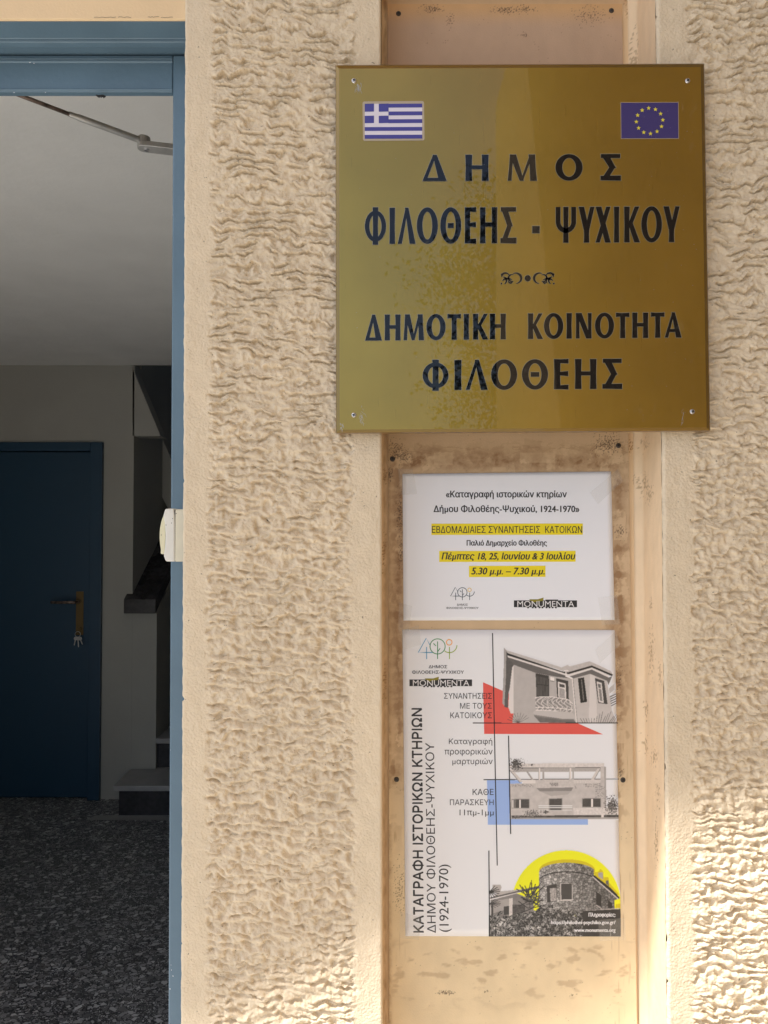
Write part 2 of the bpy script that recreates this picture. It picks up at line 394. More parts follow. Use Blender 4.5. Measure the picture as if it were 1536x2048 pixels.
# plain wall above, below and left of the doorway
NL, NR = R1[650, 0], L2[650, 0]                # niche edges
for bxs in ((-.262, NL - .0005, Y0 - .0015, Y0 + .068, zt - .001, ZC), (-.262, NL - .0005, Y0 - .0015, Y0 + .068, GZ, zb + .001), (NR + .001, .80, Y0 - .0015, Y0 + .068, zt - .001, ZC),
            (NR + .001, .80, Y0 - .0015, Y0 + .068, GZ, zb + .001), (NL - .0005, NR + .001, Y0, Y0 + .06, zt + .25, ZC), (NL - .0005, NR + .001, Y0, Y0 + .06, GZ, zb - .2)):
    pl = MB(); pl.box(*bxs); pl.build('plain_wall_face', M['plaster'], fac)
core = MB()                                    # the mass of the wall behind the faces
core.box(-.252, HX1, YB + .012, 1.119, -.12, ZC)
core.box(-.252, NL - .002, Y0 + .012, YB + .010, -.12, ZC); core.box(NR + .006, HX1, Y0 + .072, YB + .010, -.12, ZC)
core.box(-4.5, -2.301, Y0 - .001, 1.119, -.12, ZC)
core.build('wall_core', M['plaster'], fac)
zl = P(200, 38, Y0).z                          # underside of the lintel
li = MB(); li.box(-2.30, -.2625, Y0 + .001, 1.0085, zl + .0, ZC); li.box(-2.30, -.2625, 1.0085, 1.119, CEIL + .001, ZC)
lo = li.build('lintel', M['lintel'], fac, bevel=.002)
# the reveal on the right of the doorway
rv = MB(); rv.box(-.2585, -.2525, Y0 + .006, 1.119, -.12, zl)
rv.build('door_reveal', M['plaster'], fac)
ld = MB(); ld.box(-2.8, .70, -.05, Y0 - .052, GZ + .001, -.001); PM = mat('pale_bounce_stone', (.68, .67, .645), .4, var=[(8, .1)]); ld.build('bounce_landing', PM, fac)  # unseen pale landing added to bounce sunlight up into the doorway
ts = MB(); ts.box(-2.299, -.262, Y0 - .05, 1.75, .0005, .012); ts.build('bounce_sill', PM, fac)  # unseen pale sill added so sunlight bounces onto the hall ceiling
# crack lines in the lintel paint
ck = MB()
for x0, x1, y in ((188, 232, 34.5), (236, 262, 34), (296, 318, 33.5), (322, 346, 34.5)):
    pts = [P(x0 + (x1 - x0) * t / 8., y + random.uniform(-.9, .9), Y0 - .0001) for t in range(9)]
    for a, b in zip(pts, pts[1:]): ck.face([a, b, b - Vector((0, 0, .0005)), a - Vector((0, 0, .0005))])
tag(ck.build('paint_cracks', M['rustscrew'], fac), kind='stuff')

# niche: back, sides
def speck(px, py, cx, cy, rx, ry, seed, th=.1, sc=.35):
    d = np.hypot((px - cx) / rx, (py - cy) / ry)
    n = fbm(px * sc, py * sc, seed, 3)
    return sstep(th + .15, th + .5, n + (1 - d) * .9 - .45) * (d < 1.3)
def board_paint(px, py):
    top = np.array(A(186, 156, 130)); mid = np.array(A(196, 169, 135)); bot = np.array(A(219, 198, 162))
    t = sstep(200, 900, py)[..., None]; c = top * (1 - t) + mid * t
    t = sstep(1350, 1800, py)[..., None]; c = c * (1 - t) + bot * t  # paler towards the bottom: bounced light put into the colour
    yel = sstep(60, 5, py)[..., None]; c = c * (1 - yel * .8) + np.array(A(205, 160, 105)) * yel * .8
    n = fbm(px / 60., py / 90., 3, 4)[..., None]; c = c * (1 + .07 * n)
    dirt = np.zeros_like(px)
    # grime that gathered round former notices
    edge = np.exp(-((px - 1236) / 14.) ** 2) * sstep(860, 930, py) * sstep(1640, 1400, py)
    edge = np.maximum(edge, .9 * np.exp(-((px - 797) / 14.) ** 2) * sstep(880, 920, py) * sstep(1700, 1300, py))
    edge = np.maximum(edge, np.exp(-((py - 920) / 22.) ** 2) * sstep(780, 800, px) * sstep(1256, 1236, px))
    edge = np.maximum(edge, .6 * np.exp(-((px - 779) / 5.) ** 2) * sstep(880, 920, py))
    patch = np.round(fbm(px / 34., py / 27., 9, 2) * 2.2) / 2.2
    dirt = np.maximum(dirt, edge * (.65 + .5 * patch + .25 * fbm(px / 9., py / 9., 12, 3)))
    dirt = np.maximum(dirt, .35 * sstep(.2, .7, fbm(px / 45., py / 22., 31, 4)) * sstep(1870, 1900, py) * sstep(2040, 1960, py))
    st = sstep(.05, .5, fbm(px / 26., py / 40., 33, 4)) * sstep(1750, 1500, py) * sstep(870, 890, py)
    near = np.clip(1 - np.minimum(np.abs(px - 797), np.abs(px - 1238)) / 34., 0, 1)
    dirt = np.maximum(dirt, st * near * .8)
    dirt = np.maximum(dirt, .45 * (np.abs(fbm(px / 40., py / 16., 35, 3)) < .12) * sstep(875, 900, py) * sstep(945, 930, py))
    rr_ = np.random.RandomState(4)
    e1, e2 = 3.5 * fbm(py / 7., px / 12., 301, 3), 3.5 * fbm(px / 7., py / 12., 302, 3)
    for k in range(56):
        side = k % 4
        cx, cy = ((rr_.uniform(782, 806), rr_.uniform(900, 1640)), (rr_.uniform(1226, 1250), rr_.uniform(890, 1650)), (rr_.uniform(790, 1245), rr_.uniform(885, 940)), (rr_.uniform(1228, 1252), rr_.uniform(900, 1500)))[side]
        w_, h_, an = rr_.uniform(5, 26), rr_.uniform(4, 20), rr_.uniform(-.25, .25)
        u = (px - cx) * np.cos(an) + (py - cy) * np.sin(an); v = -(px - cx) * np.sin(an) + (py - cy) * np.cos(an)
        dirt = np.where((np.abs(u + e1) < w_) & (np.abs(v + e2) < h_), np.clip(dirt + rr_.choice([-.4, -.25, .12, .18]), 0, .9), dirt)
    drip = sstep(.35, .7, perlin(px / 3.5, py / 90., 44)) * sstep(-.1, .4, fbm(px / 30., py / 60., 45, 2)) * sstep(900, 960, py) * (np.minimum(np.abs(px - 790), np.abs(px - 1242)) < 22)
    dirt = np.maximum(dirt, .55 * drip)
    # clean tape marks
    for (a, b, c0, d, s) in ((868, 905, 905, 930, .5), (985, 935, 1012, 950, .6), (1040, 905, 1110, 925, .5), (925, 1962, 935, 1995, .3), (1130, 872, 1250, 890, .35), (1228, 1045, 1250, 1080, .7), (1232, 1460, 1252, 1486, .6)):
        dirt = dirt * (1 - s * ((px > a) & (px < c0) & (py > b) & (py < d)))
    br = np.array(A(136, 102, 68)); c = c * (1 - np.clip(dirt, 0, 1)[..., None]) + br * np.clip(dirt, 0, 1)[..., None]
    s = np.zeros_like(px)
    for k, (cx, cy, rx, ry, th) in enumerate(((790, 900, 26, 34, .1), (800, 1030, 12, 60, .0), (802, 1110, 10, 50, .05), (1215, 888, 38, 26, -.05), (1240, 1062, 14, 18, 0), (864, 18, 26, 10, -.1), (1010, 20, 34, 9, -.1), (1050, 18, 22, 9, -.05), (1048, 70, 12, 10, .15), (808, 912, 24, 18, 0), (1238, 1360, 12, 60, .2), (890, 1985, 18, 5, -.3), (975, 1983, 12, 5, .05), (1142, 1990, 6, 5, -.1), (1240, 1545, 10, 14, .0), (780, 948, 6, 16, -.3), (900, 40, 10, 20, .1), (800, 1780, 20, 100, .3), (1180, 30, 60, 30, .3))):
        s = np.maximum(s, speck(px, py, cx, cy, rx, ry, 70 + k, th, .35) * .85)
    v = perlin(px / 2.3, py / 2.3, 91); s = np.maximum(s, .55 * (v > .72) * sstep(.1, .6, fbm(px / 50., py / 50., 92, 2)))
    dk = np.array(A(78, 58, 40)); c = c * (1 - s[..., None]) + dk * s[..., None]
    return np.clip(c * .88, .01, .9)
def painted(name, px0, py0, px1, py1, Y, step, paint, mt, parent, quad=None, soft=0):
    nx = int((px1 - px0) / step) + 1; ny = int((py1 - py0) / step) + 1
    gx, gy = np.meshgrid(np.linspace(px0, px1, nx), np.linspace(py1, py0, ny))
    c = paint(gx, gy)
    if soft:
        for _ in range(soft):
            q = np.pad(c, ((1, 1), (1, 1), (0, 0)), 'edge')
            c = (q[:-2, 1:-1] + q[2:, 1:-1] + q[1:-1, :-2] + q[1:-1, 2:] + 2 * q[1:-1, 1:-1]) / 6.
    if quad is not None: hx, hy = quad(gx, gy)
    else: hx, hy = gx, gy
    sel = None
    if soft:                     # leave out the unprinted paper round the picture
        ink = np.abs(c - PW).max(-1) > .012
        sel = ink[:-1, :-1] | ink[1:, :-1] | ink[:-1, 1:] | ink[1:, 1:]
    return grid_mesh(name, Pv(hx, hy, np.full(gx.shape, Y)), nx, ny, mt, parent, col=c, sel=sel)
def niche_paint(px, py):
    c = np.broadcast_to(np.array(A(214, 184, 145)), px.shape + (3,)).copy()
    c *= (1 + .06 * fbm(px / 30., py / 80., 5, 4))[..., None]
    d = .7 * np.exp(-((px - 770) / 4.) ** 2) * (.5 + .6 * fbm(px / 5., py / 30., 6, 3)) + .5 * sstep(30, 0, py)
    for k, (cx, cy, rx, ry) in enumerate(((770, 950, 8, 24), (1262, 895, 14, 18), (1270, 60, 10, 70), (1264, 20, 20, 24), (768, 1100, 6, 60), (770, 1360, 5, 60), (1270, 960, 10, 18))):
        d = np.maximum(d, .9 * speck(px, py, cx, cy, rx, ry, 40 + k, .0, .3))
    d = np.clip(d, 0, 1)[..., None]
    return c * (1 - d) + np.array(A(140, 100, 60)) * d
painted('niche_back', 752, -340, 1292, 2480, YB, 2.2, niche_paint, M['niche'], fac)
# right cheek of the niche: (depth, height) sheet, with flaked paint
nz, nd = 1100, 54
pyv = np.linspace(2300, -250, nz); Lx = Pv(xn(pyv), pyv, Y0)
dd = np.linspace(0, 1, nd)[None, :]
xin = P(1280, 900, YB).x
CX = Lx[:, None, 0] * (1 - dd) + (Lx[:, None, 0] - .0028) * dd
CX = CX - .010 * sstep(.80, 1.0, dd) ** 2 + .00035 * fbm(Lx[:, None, 2] / .03, dd * 3, 77, 3)
CY = Y0 + .0015 + (YB - Y0 - .0012) * dd + 0 * CX
CZZ = Lx[:, None, 2] + 0 * CX
pyg = np.broadcast_to(pyv[:, None], CX.shape); dg = np.broadcast_to(dd, CX.shape)
cc = np.broadcast_to(np.array(A(218, 192, 158)), CX.shape + (3,)).copy() * (1 + .05 * fbm(dg * 6, pyg / 60., 8, 3))[..., None]
fd = np.zeros_like(CX)
for k, (cy, cd, ry, rd) in enumerate(((1320, .55, 60, .16), (1440, .80, 30, .1), (1520, .82, 26, .12), (1530, .45, 26, .2), (1600, .3, 30, .12), (985, .55, 22, .2), (960, .8, 26, .2), (880, .75, 16, .2), (1215, .55, 14, .1), (60, .92, 70, .12), (1350, .15, 30, .1), (1700, .4, 60, .1))):
    d = np.hypot((dg - cd) / rd, (pyg - cy) / ry)
    fd = np.maximum(fd, sstep(.15, .4, fbm(dg * 22, pyg / 7., 60 + k, 3) + (1 - d) * .8 - .35) * (d < 1.4))
fd = fd * .6
cc = cc * (1 - fd[..., None]) + np.array(A(140, 110, 75)) * fd[..., None]
CX = CX + fd * .0006
grid_mesh('niche_cheek', np.stack([CX, CY, CZZ], -1)[::-1], nd, nz, M['niche'], fac, col=cc[::-1])
nl = MB(); nl.face([(NL, Y0 + .003, zb - .2), (NL, Y0 + .003, zt + .25), (NL, YB, zt + .25), (NL, YB, zb - .2)])
nl.build('niche_inner_side', M['plaster'], fac)

# unseen canopy added to cast the shade; porch wall mirrored in the sign
ZC = 4.6
can = thing('shade_caster', 'added unseen canopy slab, outline shaped to shade the wall', 'canopy', (0, 0, ZC))
def back(px, py, Y=Y0):
    p = P(px, py, Y); t = (ZC - p.z) / 3.1
    return Vector((p.x - 1.6 * t, p.y - 1.0 * t, ZC))
edge = [back(120, 2270), back(300, 2160), back(470, 2078), back(580, 2028), back(765, 1918), back(1000, 1800), back(1330, 1665), back(1536, 1632), back(1800, 1600)]  # edge traced back along the sunlight from the wanted shadow line
e2 = edge[-1]
poly = [Vector((edge[0].x - .05, Y0, ZC))] + edge + [Vector((-.92, -.6, ZC)), Vector((-.92, -2.2, ZC)), Vector((.95, -2.2, ZC)), Vector((.95, Y0, ZC))]  # front part added to keep the mirrored porch wall in shade
cb = MB(); cb.prism(poly, (0, 0, .16)); cb.build('shade_caster_slab', M['lintel'], can)
pw = thing('porch_side_wall', 'rough cream stucco wall closing the right side of the porch', 'porch wall', (.8, -1, GZ))
nY, nZ = 420, 330
yy = np.linspace(Y0 - .005, -3.2, nY)[None, :]; zz = np.linspace(GZ, ZC, nZ)[:, None]
H = stucco_h(yy * .6 + 0 * zz, zz * .6 + 0 * yy, 91, 3.0, .3) * 1.6
H = H * sstep(-3.17, -3.1, yy + 0 * zz)
grid_mesh('rough_stucco_field', np.stack([.80 - H, yy + 0 * zz, zz + 0 * yy], -1), nY, nZ, mat('darkened_plaster', A(150, 130, 100), .85, bump=[(160, .001, 4)]), pw)  # plaster colour darkened to dim its reflection in the sign
pm = MB(); pm.box(.8005, .95, -3.2, Y0 + .1, GZ, ZC - .001); pm.build('wall_core', M['plaster'], pw)

# ------------------------------------------------------------------ outer door frame
fr = thing('door_frame', 'blue painted door frame of the open entrance, with moulded head', 'door frame', (-.3, 1.0, 0))
YF = .996
XR = -.2592
hz = lambda py, Y=YF: P(200, py, Y).z
XL = -2.30
def xf(py, px=345.): return P(px - 7 * (py - 190) / 1858., py, YF).x
jb = MB()
za, zb_ = hz(190), hz(2300)
jb.prism([(xf(190), YF, zl - .004), (XR, YF, zl - .004), (XR, YF, 0), (xf(2300), YF, 0)], (0, .07, 0))
jb.build('jamb', M['blue'], fr, bevel=.0025)
jl = MB(); jl.box(XL, XL + .06, YF, YF + .07, 0, zl - .004); jl.build('jamb', M['blue'], fr, bevel=.0025)
hd = MB()
hd.prism([(0, YF + .001, hz(193)), (0, YF + .001, zl - .002), (0, YF + .07, zl - .002), (0, YF + .07, hz(193))], (1, 0, 0)) if False else None
x0, x1 = XL + .06, xf(150) - .0006
hd.box(x0, x1, YF + .002, YF + .013, P(200, 193, YF + .013).z, zl - .003)
hd.build('head_board', M['blue'], fr, bevel=.0015)
bd = MB()
def strip(zc, y, r, xa, xb, mb):
    n = 8; pts = [(xa, y - r * sin(pi * k / n), zc - r * cos(pi * k / n)) for k in range(n + 1)]
    mb.prism([(xa, y + .004, zc - r), *pts, (xa, y + .004, zc + r)], (xb - xa, 0, 0))
b1_ = MB(); strip(hz(116.5), YF + .002, .0018, x0, x1, b1_); b1_.build('bead', M['blue'], fr, smooth=False)
b2_ = MB(); strip(hz(121.5), YF + .002, .0022, x0, x1, b2_); b2_.build('bead', M['blue'], fr)
lip = MB(); zq = P(200, 84.5, .967).z
lip.box(XL, XR, .9665, .979, zq, zl - .0004); lip.build('lip_moulding', M['blue'], fr, bevel=.002)
lip2 = MB(); strip(P(200, 76.5, .9665).z, .9665, .0016, XL, XR, lip2); lip2.build('bead', M['blue'], fr)
sf = MB(); sf.box(XL, XR, Y0 + .004, YF + .068, zl - .0010, zl - .0002); sf.build('soffit_paint', M['blue'], fr)
bs = MB(); strip(P(200, 193, YF + .013).z + .003, YF + .002, .0014, x0, x1, bs); bs.build('bead', M['blue'], fr)
fly = MB()
for k in range(7):
    c = P(202 + random.uniform(-7, 7), 193 + random.uniform(-3, 3), YF - .001); a = random.uniform(0, 3)
    fly.tube([c, c + Vector((cos(a) * .005, 0, sin(a) * .002))], [.0016, .0008], 6)
tag(fly.build('dead_insect', M['black']), 'small black dead insect stuck under the blue door head', 'insect')

ch = MB()
for a, b, l_ in ((349, 74, 1.6), (324, 78, 1.0), (346, 89, 1.2), (60, 125, 5), (68, 126.5, 4), (91, 185, 2), (28, 185, 3), (343, 1940, 2), (346, 1952, 2.4), (340, 1978, 2.6), (342, 1930, 1.4), (344, 860, 1.3), (346, 430, 1.2), (341, 1500, 1.3)):
    Yq = .9662 if b < 84 else YF - .0004; c = [P(a + l_ * .55 * cos(q * 1.05 + a) * random.uniform(.5, 1), b + l_ * (.25 if l_ > 3 and b < 200 else .6) * sin(q * 1.05 + a) * random.uniform(.5, 1), Yq) for q in range(6)]; ch.face(c)
tag(ch.build('paint_chips', M['paper'], fr), kind='stuff')
# open door leaf behind the wall edge, with its closer
lf = thing('entrance_door_leaf', 'blue entrance door folded back inside behind the jamb', 'door', (-.25, 1.1, 0))
q = MB(); q.box(-.275, -.235, 1.12, 1.95, .01, hz(193) - .01); q.build('leaf', M['blue'], lf, bevel=.002)
cl = thing('door_closer', 'silver door closer arm with a rusty rod under the ceiling', 'door closer', (-.4, 1.2, 2.24))
ZA = CZ + .66
A0, A1, A2 = PZ(-30, 164, ZA), PZ(138, 228, ZA), PZ(288, 283, ZA)
r_ = MB(); r_.tube([A0, A1], .0032, 10); r_.build('rod', M['rust'], cl, smooth=True)
s_ = MB(); dv = (A2 - A1); s_.tube([A1, A1 + dv * .02, A1 + dv * .10, A1 + dv * .13, A1 + dv * .92, A1 + dv * .93, A2], [.0040, .0044, .0046, .0054, .0054, .0048, .0048], 14); s_.build('sleeve', M['steel'], cl, smooth=True)
k_ = MB(); k_.tube([A2 + Vector((0, 0, .007)), A2 + Vector((0, 0, -.007))], .0105, 16); k_.build('knuckle', M['steel'], cl, bevel=.001)
B0 = A2 + Vector((.001, 0, -.013)); B1 = Vector((-.262, B0.y + .03, B0.z - .002))
w_ = MB(); d2 = (B1 - B0).normalized(); nrm = Vector((-d2.y, d2.x, 0))
w_.prism([B0 - nrm * .012, B1 - nrm * .013, B1 + nrm * .013, B0 + nrm * .012], (0, 0, .009)); w_.tube([B0 + Vector((0, 0, .0091)), B0 - Vector((0, 0, .0001))], .012, 16)
w_.build('link_arm', M['steel'], cl, bevel=.001)
h_ = MB(); h_.tube([B0 + Vector((.003, 0, .001)), B0 + Vector((.003, 0, -.003))], .004, 6); h_.build('bolt', M['screw'], cl)
y_ = MB(); y_.box(-.305, -.2755, B1.y - .02, B1.y + .19, B0.z - .075, B0.z - .012); y_.build('housing', M['steel'], cl, bevel=.004)

# ------------------------------------------------------------------ doorbell on the reveal
db = thing('doorbell', 'cream plastic bell push box on the door reveal, seen edge on', 'doorbell', tuple(P(350, 1070, .96)))
YD = .940; D = .044
def prof(name, pts, m, bevel, y=YD, d=D):
    mb = MB(); mb.prism([P(a, b, y) for a, b in pts], (0, d, 0)); return mb.build(name, m, db, bevel=bevel)
prof('back_box', [(350.4, 1019), (372, 1018), (372, 1123.2), (350, 1123.4)], M['cream'], .0015)
prof('joint', [(347, 1020), (352, 1020), (351.5, 1122), (347.5, 1122)], M['black'], 0, YD + .002, D - .004)
prof('cover', [(330, 1017.5), (347.5, 1016.8), (348.8, 1030), (349.4, 1052), (349.6, 1123.3), (331, 1123), (327, 1112), (329.5, 1092), (330.5, 1070), (329, 1045), (326, 1031)], M['whiteplastic'], .0018)
bp = [(326.5, 1031)] + [(326 - 7.2 * sin(pi * (k / 10.) ** .9 * .8 + .15), 1034 + 7.2 * k) for k in range(1, 10)] + [(321, 1107.5), (327, 1109)]
prof('push_button', bp + [(330, 1100), (331, 1040)], M['button'], .001, YD + .006, D - .012)
mk = MB()
for a, b in ((345, 1037), (343, 1046), (332, 1050), (322.5, 1070), (352.5, 1027)):
    c = P(a, b, YD - .0002 if b != 1070 else YD + .0055); mk.tube([c + Vector((0, .0005, 0)), c], .0006, 6)
mk.build('dirt_speck', M['rustscrew'], db)

# ------------------------------------------------------------------ hall door, keys, stairs
idr = thing('hall_door', 'dark blue flush door with brass plate at the back of the hall', 'door', (dx0 + .5, HY1, 0))
f_ = MB(); fw = BK(205, 1200).x - BK(181, 1200).x
f_.box(dx1 - fw, dx1, HY1 - .025, HY1 + .10, 0, dtop); f_.box(dx0, dx0 + fw, HY1 - .025, HY1 + .10, 0, dtop); f_.box(dx0 + fw, dx1 - fw, HY1 - .025, HY1 + .10, dtop - fw * .75, dtop)
f_.build('casing', M['navy'], idr, bevel=.003)
l_ = MB(); l_.box(dx0 + fw + .004, dx1 - fw - .004, HY1 + .005, HY1 + .05, .008, dtop - fw * .75 - .004); l_.build('leaf', M['navy'], idr, bevel=.002)
def bx(name, x0, y0, x1, y1, Ya, Yb, m, par, bev=.001):
    a = P(x0, y0, HY1); b = P(x1, y1, HY1); mb = MB(); mb.box(min(a.x, b.x), max(a.x, b.x), Ya, Yb, min(a.z, b.z), max(a.z, b.z)); return mb.build(name, m, par, bevel=bev)
hp = bx('handle_plate', 152, 1183, 166, 1270, HY1 + .001, HY1 + .0048, M['brassfit'], idr)
lv = MB(); hc = BK(158, 1203); lv.tube([hc + Vector((0, .005, 0)), hc + Vector((0, -.05, 0)), hc + Vector((-.005, -.058, 0)), hc + Vector((-.14, -.055, 0))], [.009, .009, .009, .008], 10); lv.build('lever', M['rust'], idr, smooth=True)
kc = BK(158.5, 1258); cyl = MB(); cyl.tube([kc + Vector((0, .002, 0)), kc + Vector((0, -.012, 0))], .014, 12); cyl.build('lock_cylinder', M['brassfit'], idr)
ks = thing('key_bunch', 'small bunch of keys hanging from the hall door lock', 'keys', tuple(kc + Vector((0, -.02, -.03))))
rk = MB(); cR = kc + Vector((0, -.02, -.028))
rk.tube([cR + Vector((.016 * cos(a), 0, .016 * sin(a))) for a in [2 * pi * q / 16 for q in range(17)]], .0018, 6, cap=False); rk.build('key_ring', M['steel'], ks)
for k, (ox, an, ln) in enumerate(((-.010, -12, .050), (.002, 4, .058), (.012, 22, .046))):
    kb = MB(); c = cR + Vector((ox, -.003 * k, -.014)); a = radians(an); d3 = Vector((sin(a), 0, -cos(a))); n3 = Vector((cos(a), 0, sin(a)))
    head = [c + n3 * .011 * cos(t_) + d3 * (.011 - .011 * sin(t_)) for t_ in [pi * .1 + q * 1.8 * pi / 12. - pi * .4 for q in range(13)]]
    kb.prism(head, (0, .002, 0)); kb.prism([c - n3 * .0028 + d3 * .02, c + n3 * .0028 + d3 * .02, c + n3 * .0028 + d3 * ln, c + d3 * (ln + .004), c - n3 * .0028 + d3 * (ln - .002)], (0, .002, 0)); kb.build('key', M['steel'], ks)

st = thing('staircase', 'marble steps with a white parapet and dark coping at the back right', 'staircase', (xr + .5, HY1, 0))
xs1 = xr + 1.34
def S(px, py, Y): return P(px, py, Y)
# first step in front of the wall, second below the parapet, the rest rising away
n_steps = 9; rise = .175; run = .28
yf0 = 3.95
xl_step = [P(238, 1600, yf0).x, P(262, 1500, HY1 - .03).x]
for k in range(n_steps):
    yk = yf0 + run * k; xa = xl_step[0] if k == 0 else (xl_step[1] if k == 1 else P(314, 1400, HY1).x + .004)
    rb = MB(); rb.box(xa, xs1, yk, yk + run + .02, rise * k + .0005, rise * (k + 1) - .03); rb.build('riser', M['marble'], st)
    tb = MB(); tb.box(xa - (.025 if k == 0 else 0), xs1, yk - .025, yk + run + .02, rise * (k + 1) - .03, rise * (k + 1)); tb.build('tread', M['tread'], st, bevel=.004)
lp = MB(); a = PZ(225, 1598, .006); b = PZ(170, 1640, .006); lp.face([(b.x, b.y, .006), (xs1, b.y, .006), (xs1, yf0, .006), (a.x, yf0, .006)]); lp.build('landing_slab', M['tread'], st)
pa = MB(); xa, xb = P(262, 1300, HY1).x + .002, P(313, 1300, HY1).x; zc0 = BK(290, 1226).z
slp = rise / run
yp0 = HY1 + .001
pa.prism([(xa, yp0, rise), (xa, yp0, zc0), (xa, yp0 + 2.3, zc0 + 2.3 * slp), (xa, yp0 + 2.3, rise)], (xb - xa, 0, 0)); pa.build('parapet', M['white'], st)
cp = MB(); xa2, xb2 = P(252, 1300, HY1).x, P(316, 1300, HY1).x
yq = HY1 - .045
cp.prism([(xa2, yq, zc0 + .001), (xa2, yq, zc0 + .085), (xa2, yq + 2.3, zc0 + .085 + 2.3 * slp), (xa2, yq + 2.3, zc0 + 2.3 * slp)], (xb2 - xa2, 0, 0)); cp.build('coping', M['marble'], st, bevel=.004)
up = MB(); up.prism([BK(265.2, 737), BK(265.2, 872), BK(321, 872)], (0, .12, 0)); up.build('upper_flight_wall', M['white'], st)
BU = lambda a, b: P(a, b, HY1 + .55)
up = MB(); up.prism([BU(258, 868), BU(321, 868), BU(362, 965), BU(362, 1069), BU(258, 862)], (0, .1, 0)); up.build('upper_flight_side', M['white'], st)
up2 = MB(); p1, p2 = BU(258, 862), BU(362, 1069); up2.face([p1 + Vector((0, .101, 0)), p2 + Vector((0, .101, 0)), p2 + Vector((0, 1.1, 0)), p1 + Vector((0, 1.1, 0))]); up2.build('upper_flight_soffit', M['white'], st)

# ------------------------------------------------------------------ niche back board
YP = .9955
bo = thing('notice_board', 'stained tan panel screwed into the wall recess behind sign and notices', 'notice board', (.17, YP, CZ))
def bquad(gx, gy):
    u = (gx - 776) / (1254 - 776.)
    xl = 775 + 3.5 * gy / 2048.; xr2 = 1244 + 16 * np.clip(gy / 1100., -.3, 2)
    return xl + (xr2 - xl) * u, gy + 0 * gx
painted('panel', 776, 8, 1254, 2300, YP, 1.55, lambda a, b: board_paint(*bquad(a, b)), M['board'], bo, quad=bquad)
be = MB()
TL, TR, BL, BR = P(775, 8, YP), P(1244, 8, YP), P(779, 2300, YP), P(1276, 2300, YP)
for a, b in ((TL, TR), (TR, BR), (BR, BL), (BL, TL)):
    be.face([a, b, b + Vector((0, .0043, 0)), a + Vector((0, .0043, 0))])
be.build('panel_edge', M['rustscrew'], bo)
def screw(px, py, Y, r, m, par, cross=True, sub='cross_recess', rot=.3):
    s = MB(); c = P(px, py, Y); n = 18
    prof_ = ((0, -.0011), (.55, -.0010), (.85, -.0006), (1.0, .0004))
    idx = []
    for rr, yo in prof_[1:]:
        i = len(s.v); s.v += [(c.x + r * rr * cos(2 * pi * j / n), c.y + yo, c.z + r * rr * sin(2 * pi * j / n)) for j in range(n)]; idx.append(i)
    s.f.append(tuple(idx[0] + j for j in range(n))); s.m.append(0)
    for a, b in zip(idx, idx[1:]):
        for j in range(n): s.f.append((a + j, b + j, b + (j + 1) % n, a + (j + 1) % n)); s.m.append(0)
    o = s.build('screw', m, par)
    if cross:
        x = MB()
        for t in (rot, rot + pi / 2):
            d = Vector((cos(t), 0, sin(t))); e = Vector((-sin(t), 0, cos(t))); y = Vector((0, -.0012 - .0001 * t, 0)); cc_ = Vector(c) + y
            x.face([cc_ - d * r * .6 - e * r * .16, cc_ + d * r * .6 - e * r * .16, cc_ + d * r * .6 + e * r * .16, cc_ - d * r * .6 + e * r * .16])
        x.build(sub, M['black'], o)
    return o
for a, b in ((797, 27), (1223, 21), (785, 918), (1237, 891), (793, 1559), (1246, 1560)):
    screw(a, b, YP - .0002, .0038, M['rustscrew'], bo, rot=random.uniform(0, 1.5))

# ------------------------------------------------------------------ gold plate sign
YS = .909
sg = thing('town_hall_sign', 'square gold plate sign with black Greek lettering and two flag stickers', 'sign', tuple(P(1045, 496, YS)))
outer = [(671, 130), (1408.5, 127), (1420.5, 862), (672, 866.5)]
cxs, cys = 1043., 496.
def inset(d): return [(x + (d if x < cxs else -d), y + (d if y < cys else -d)) for x, y in outer]
pt = MB()
O = [P(a, b, YS + .0035) for a, b in outer]; I1 = [P(a, b, YS + .0018) for a, b in inset(1.2)]; I2 = [P(a, b, YS) for a, b in inset(7.2)]; Bk = [p + Vector((0, .0065, 0)) for p in O]
for a, b in ((O, I1), (I1, I2), (Bk, O)):
    for k in range(4): pt.face([a[k], a[(k + 1) % 4], b[(k + 1) % 4], b[k]][::-1])
pt.face(I2[::-1]); pt.face(Bk)
pt.m = [1 if (k < 4 or 8 <= k < 12) else (2 if k < 8 else 0) for k in range(len(pt.f))]
pt.build('plate', [M['gold'], mat('brown_rim', (.16, .09, .03), .3, coat=.6), mat('gold_bevel', (.22, .145, .035), .3, metal=.8, coat=.7)], sg)
for a, b in ((708, 161), (1375.5, 161), (707.8, 830), (1385, 823)):
    screw(a, b, YS - .0005, .0033, M['screw'], sg, rot=random.uniform(0, 1.5))
LZ = [0]
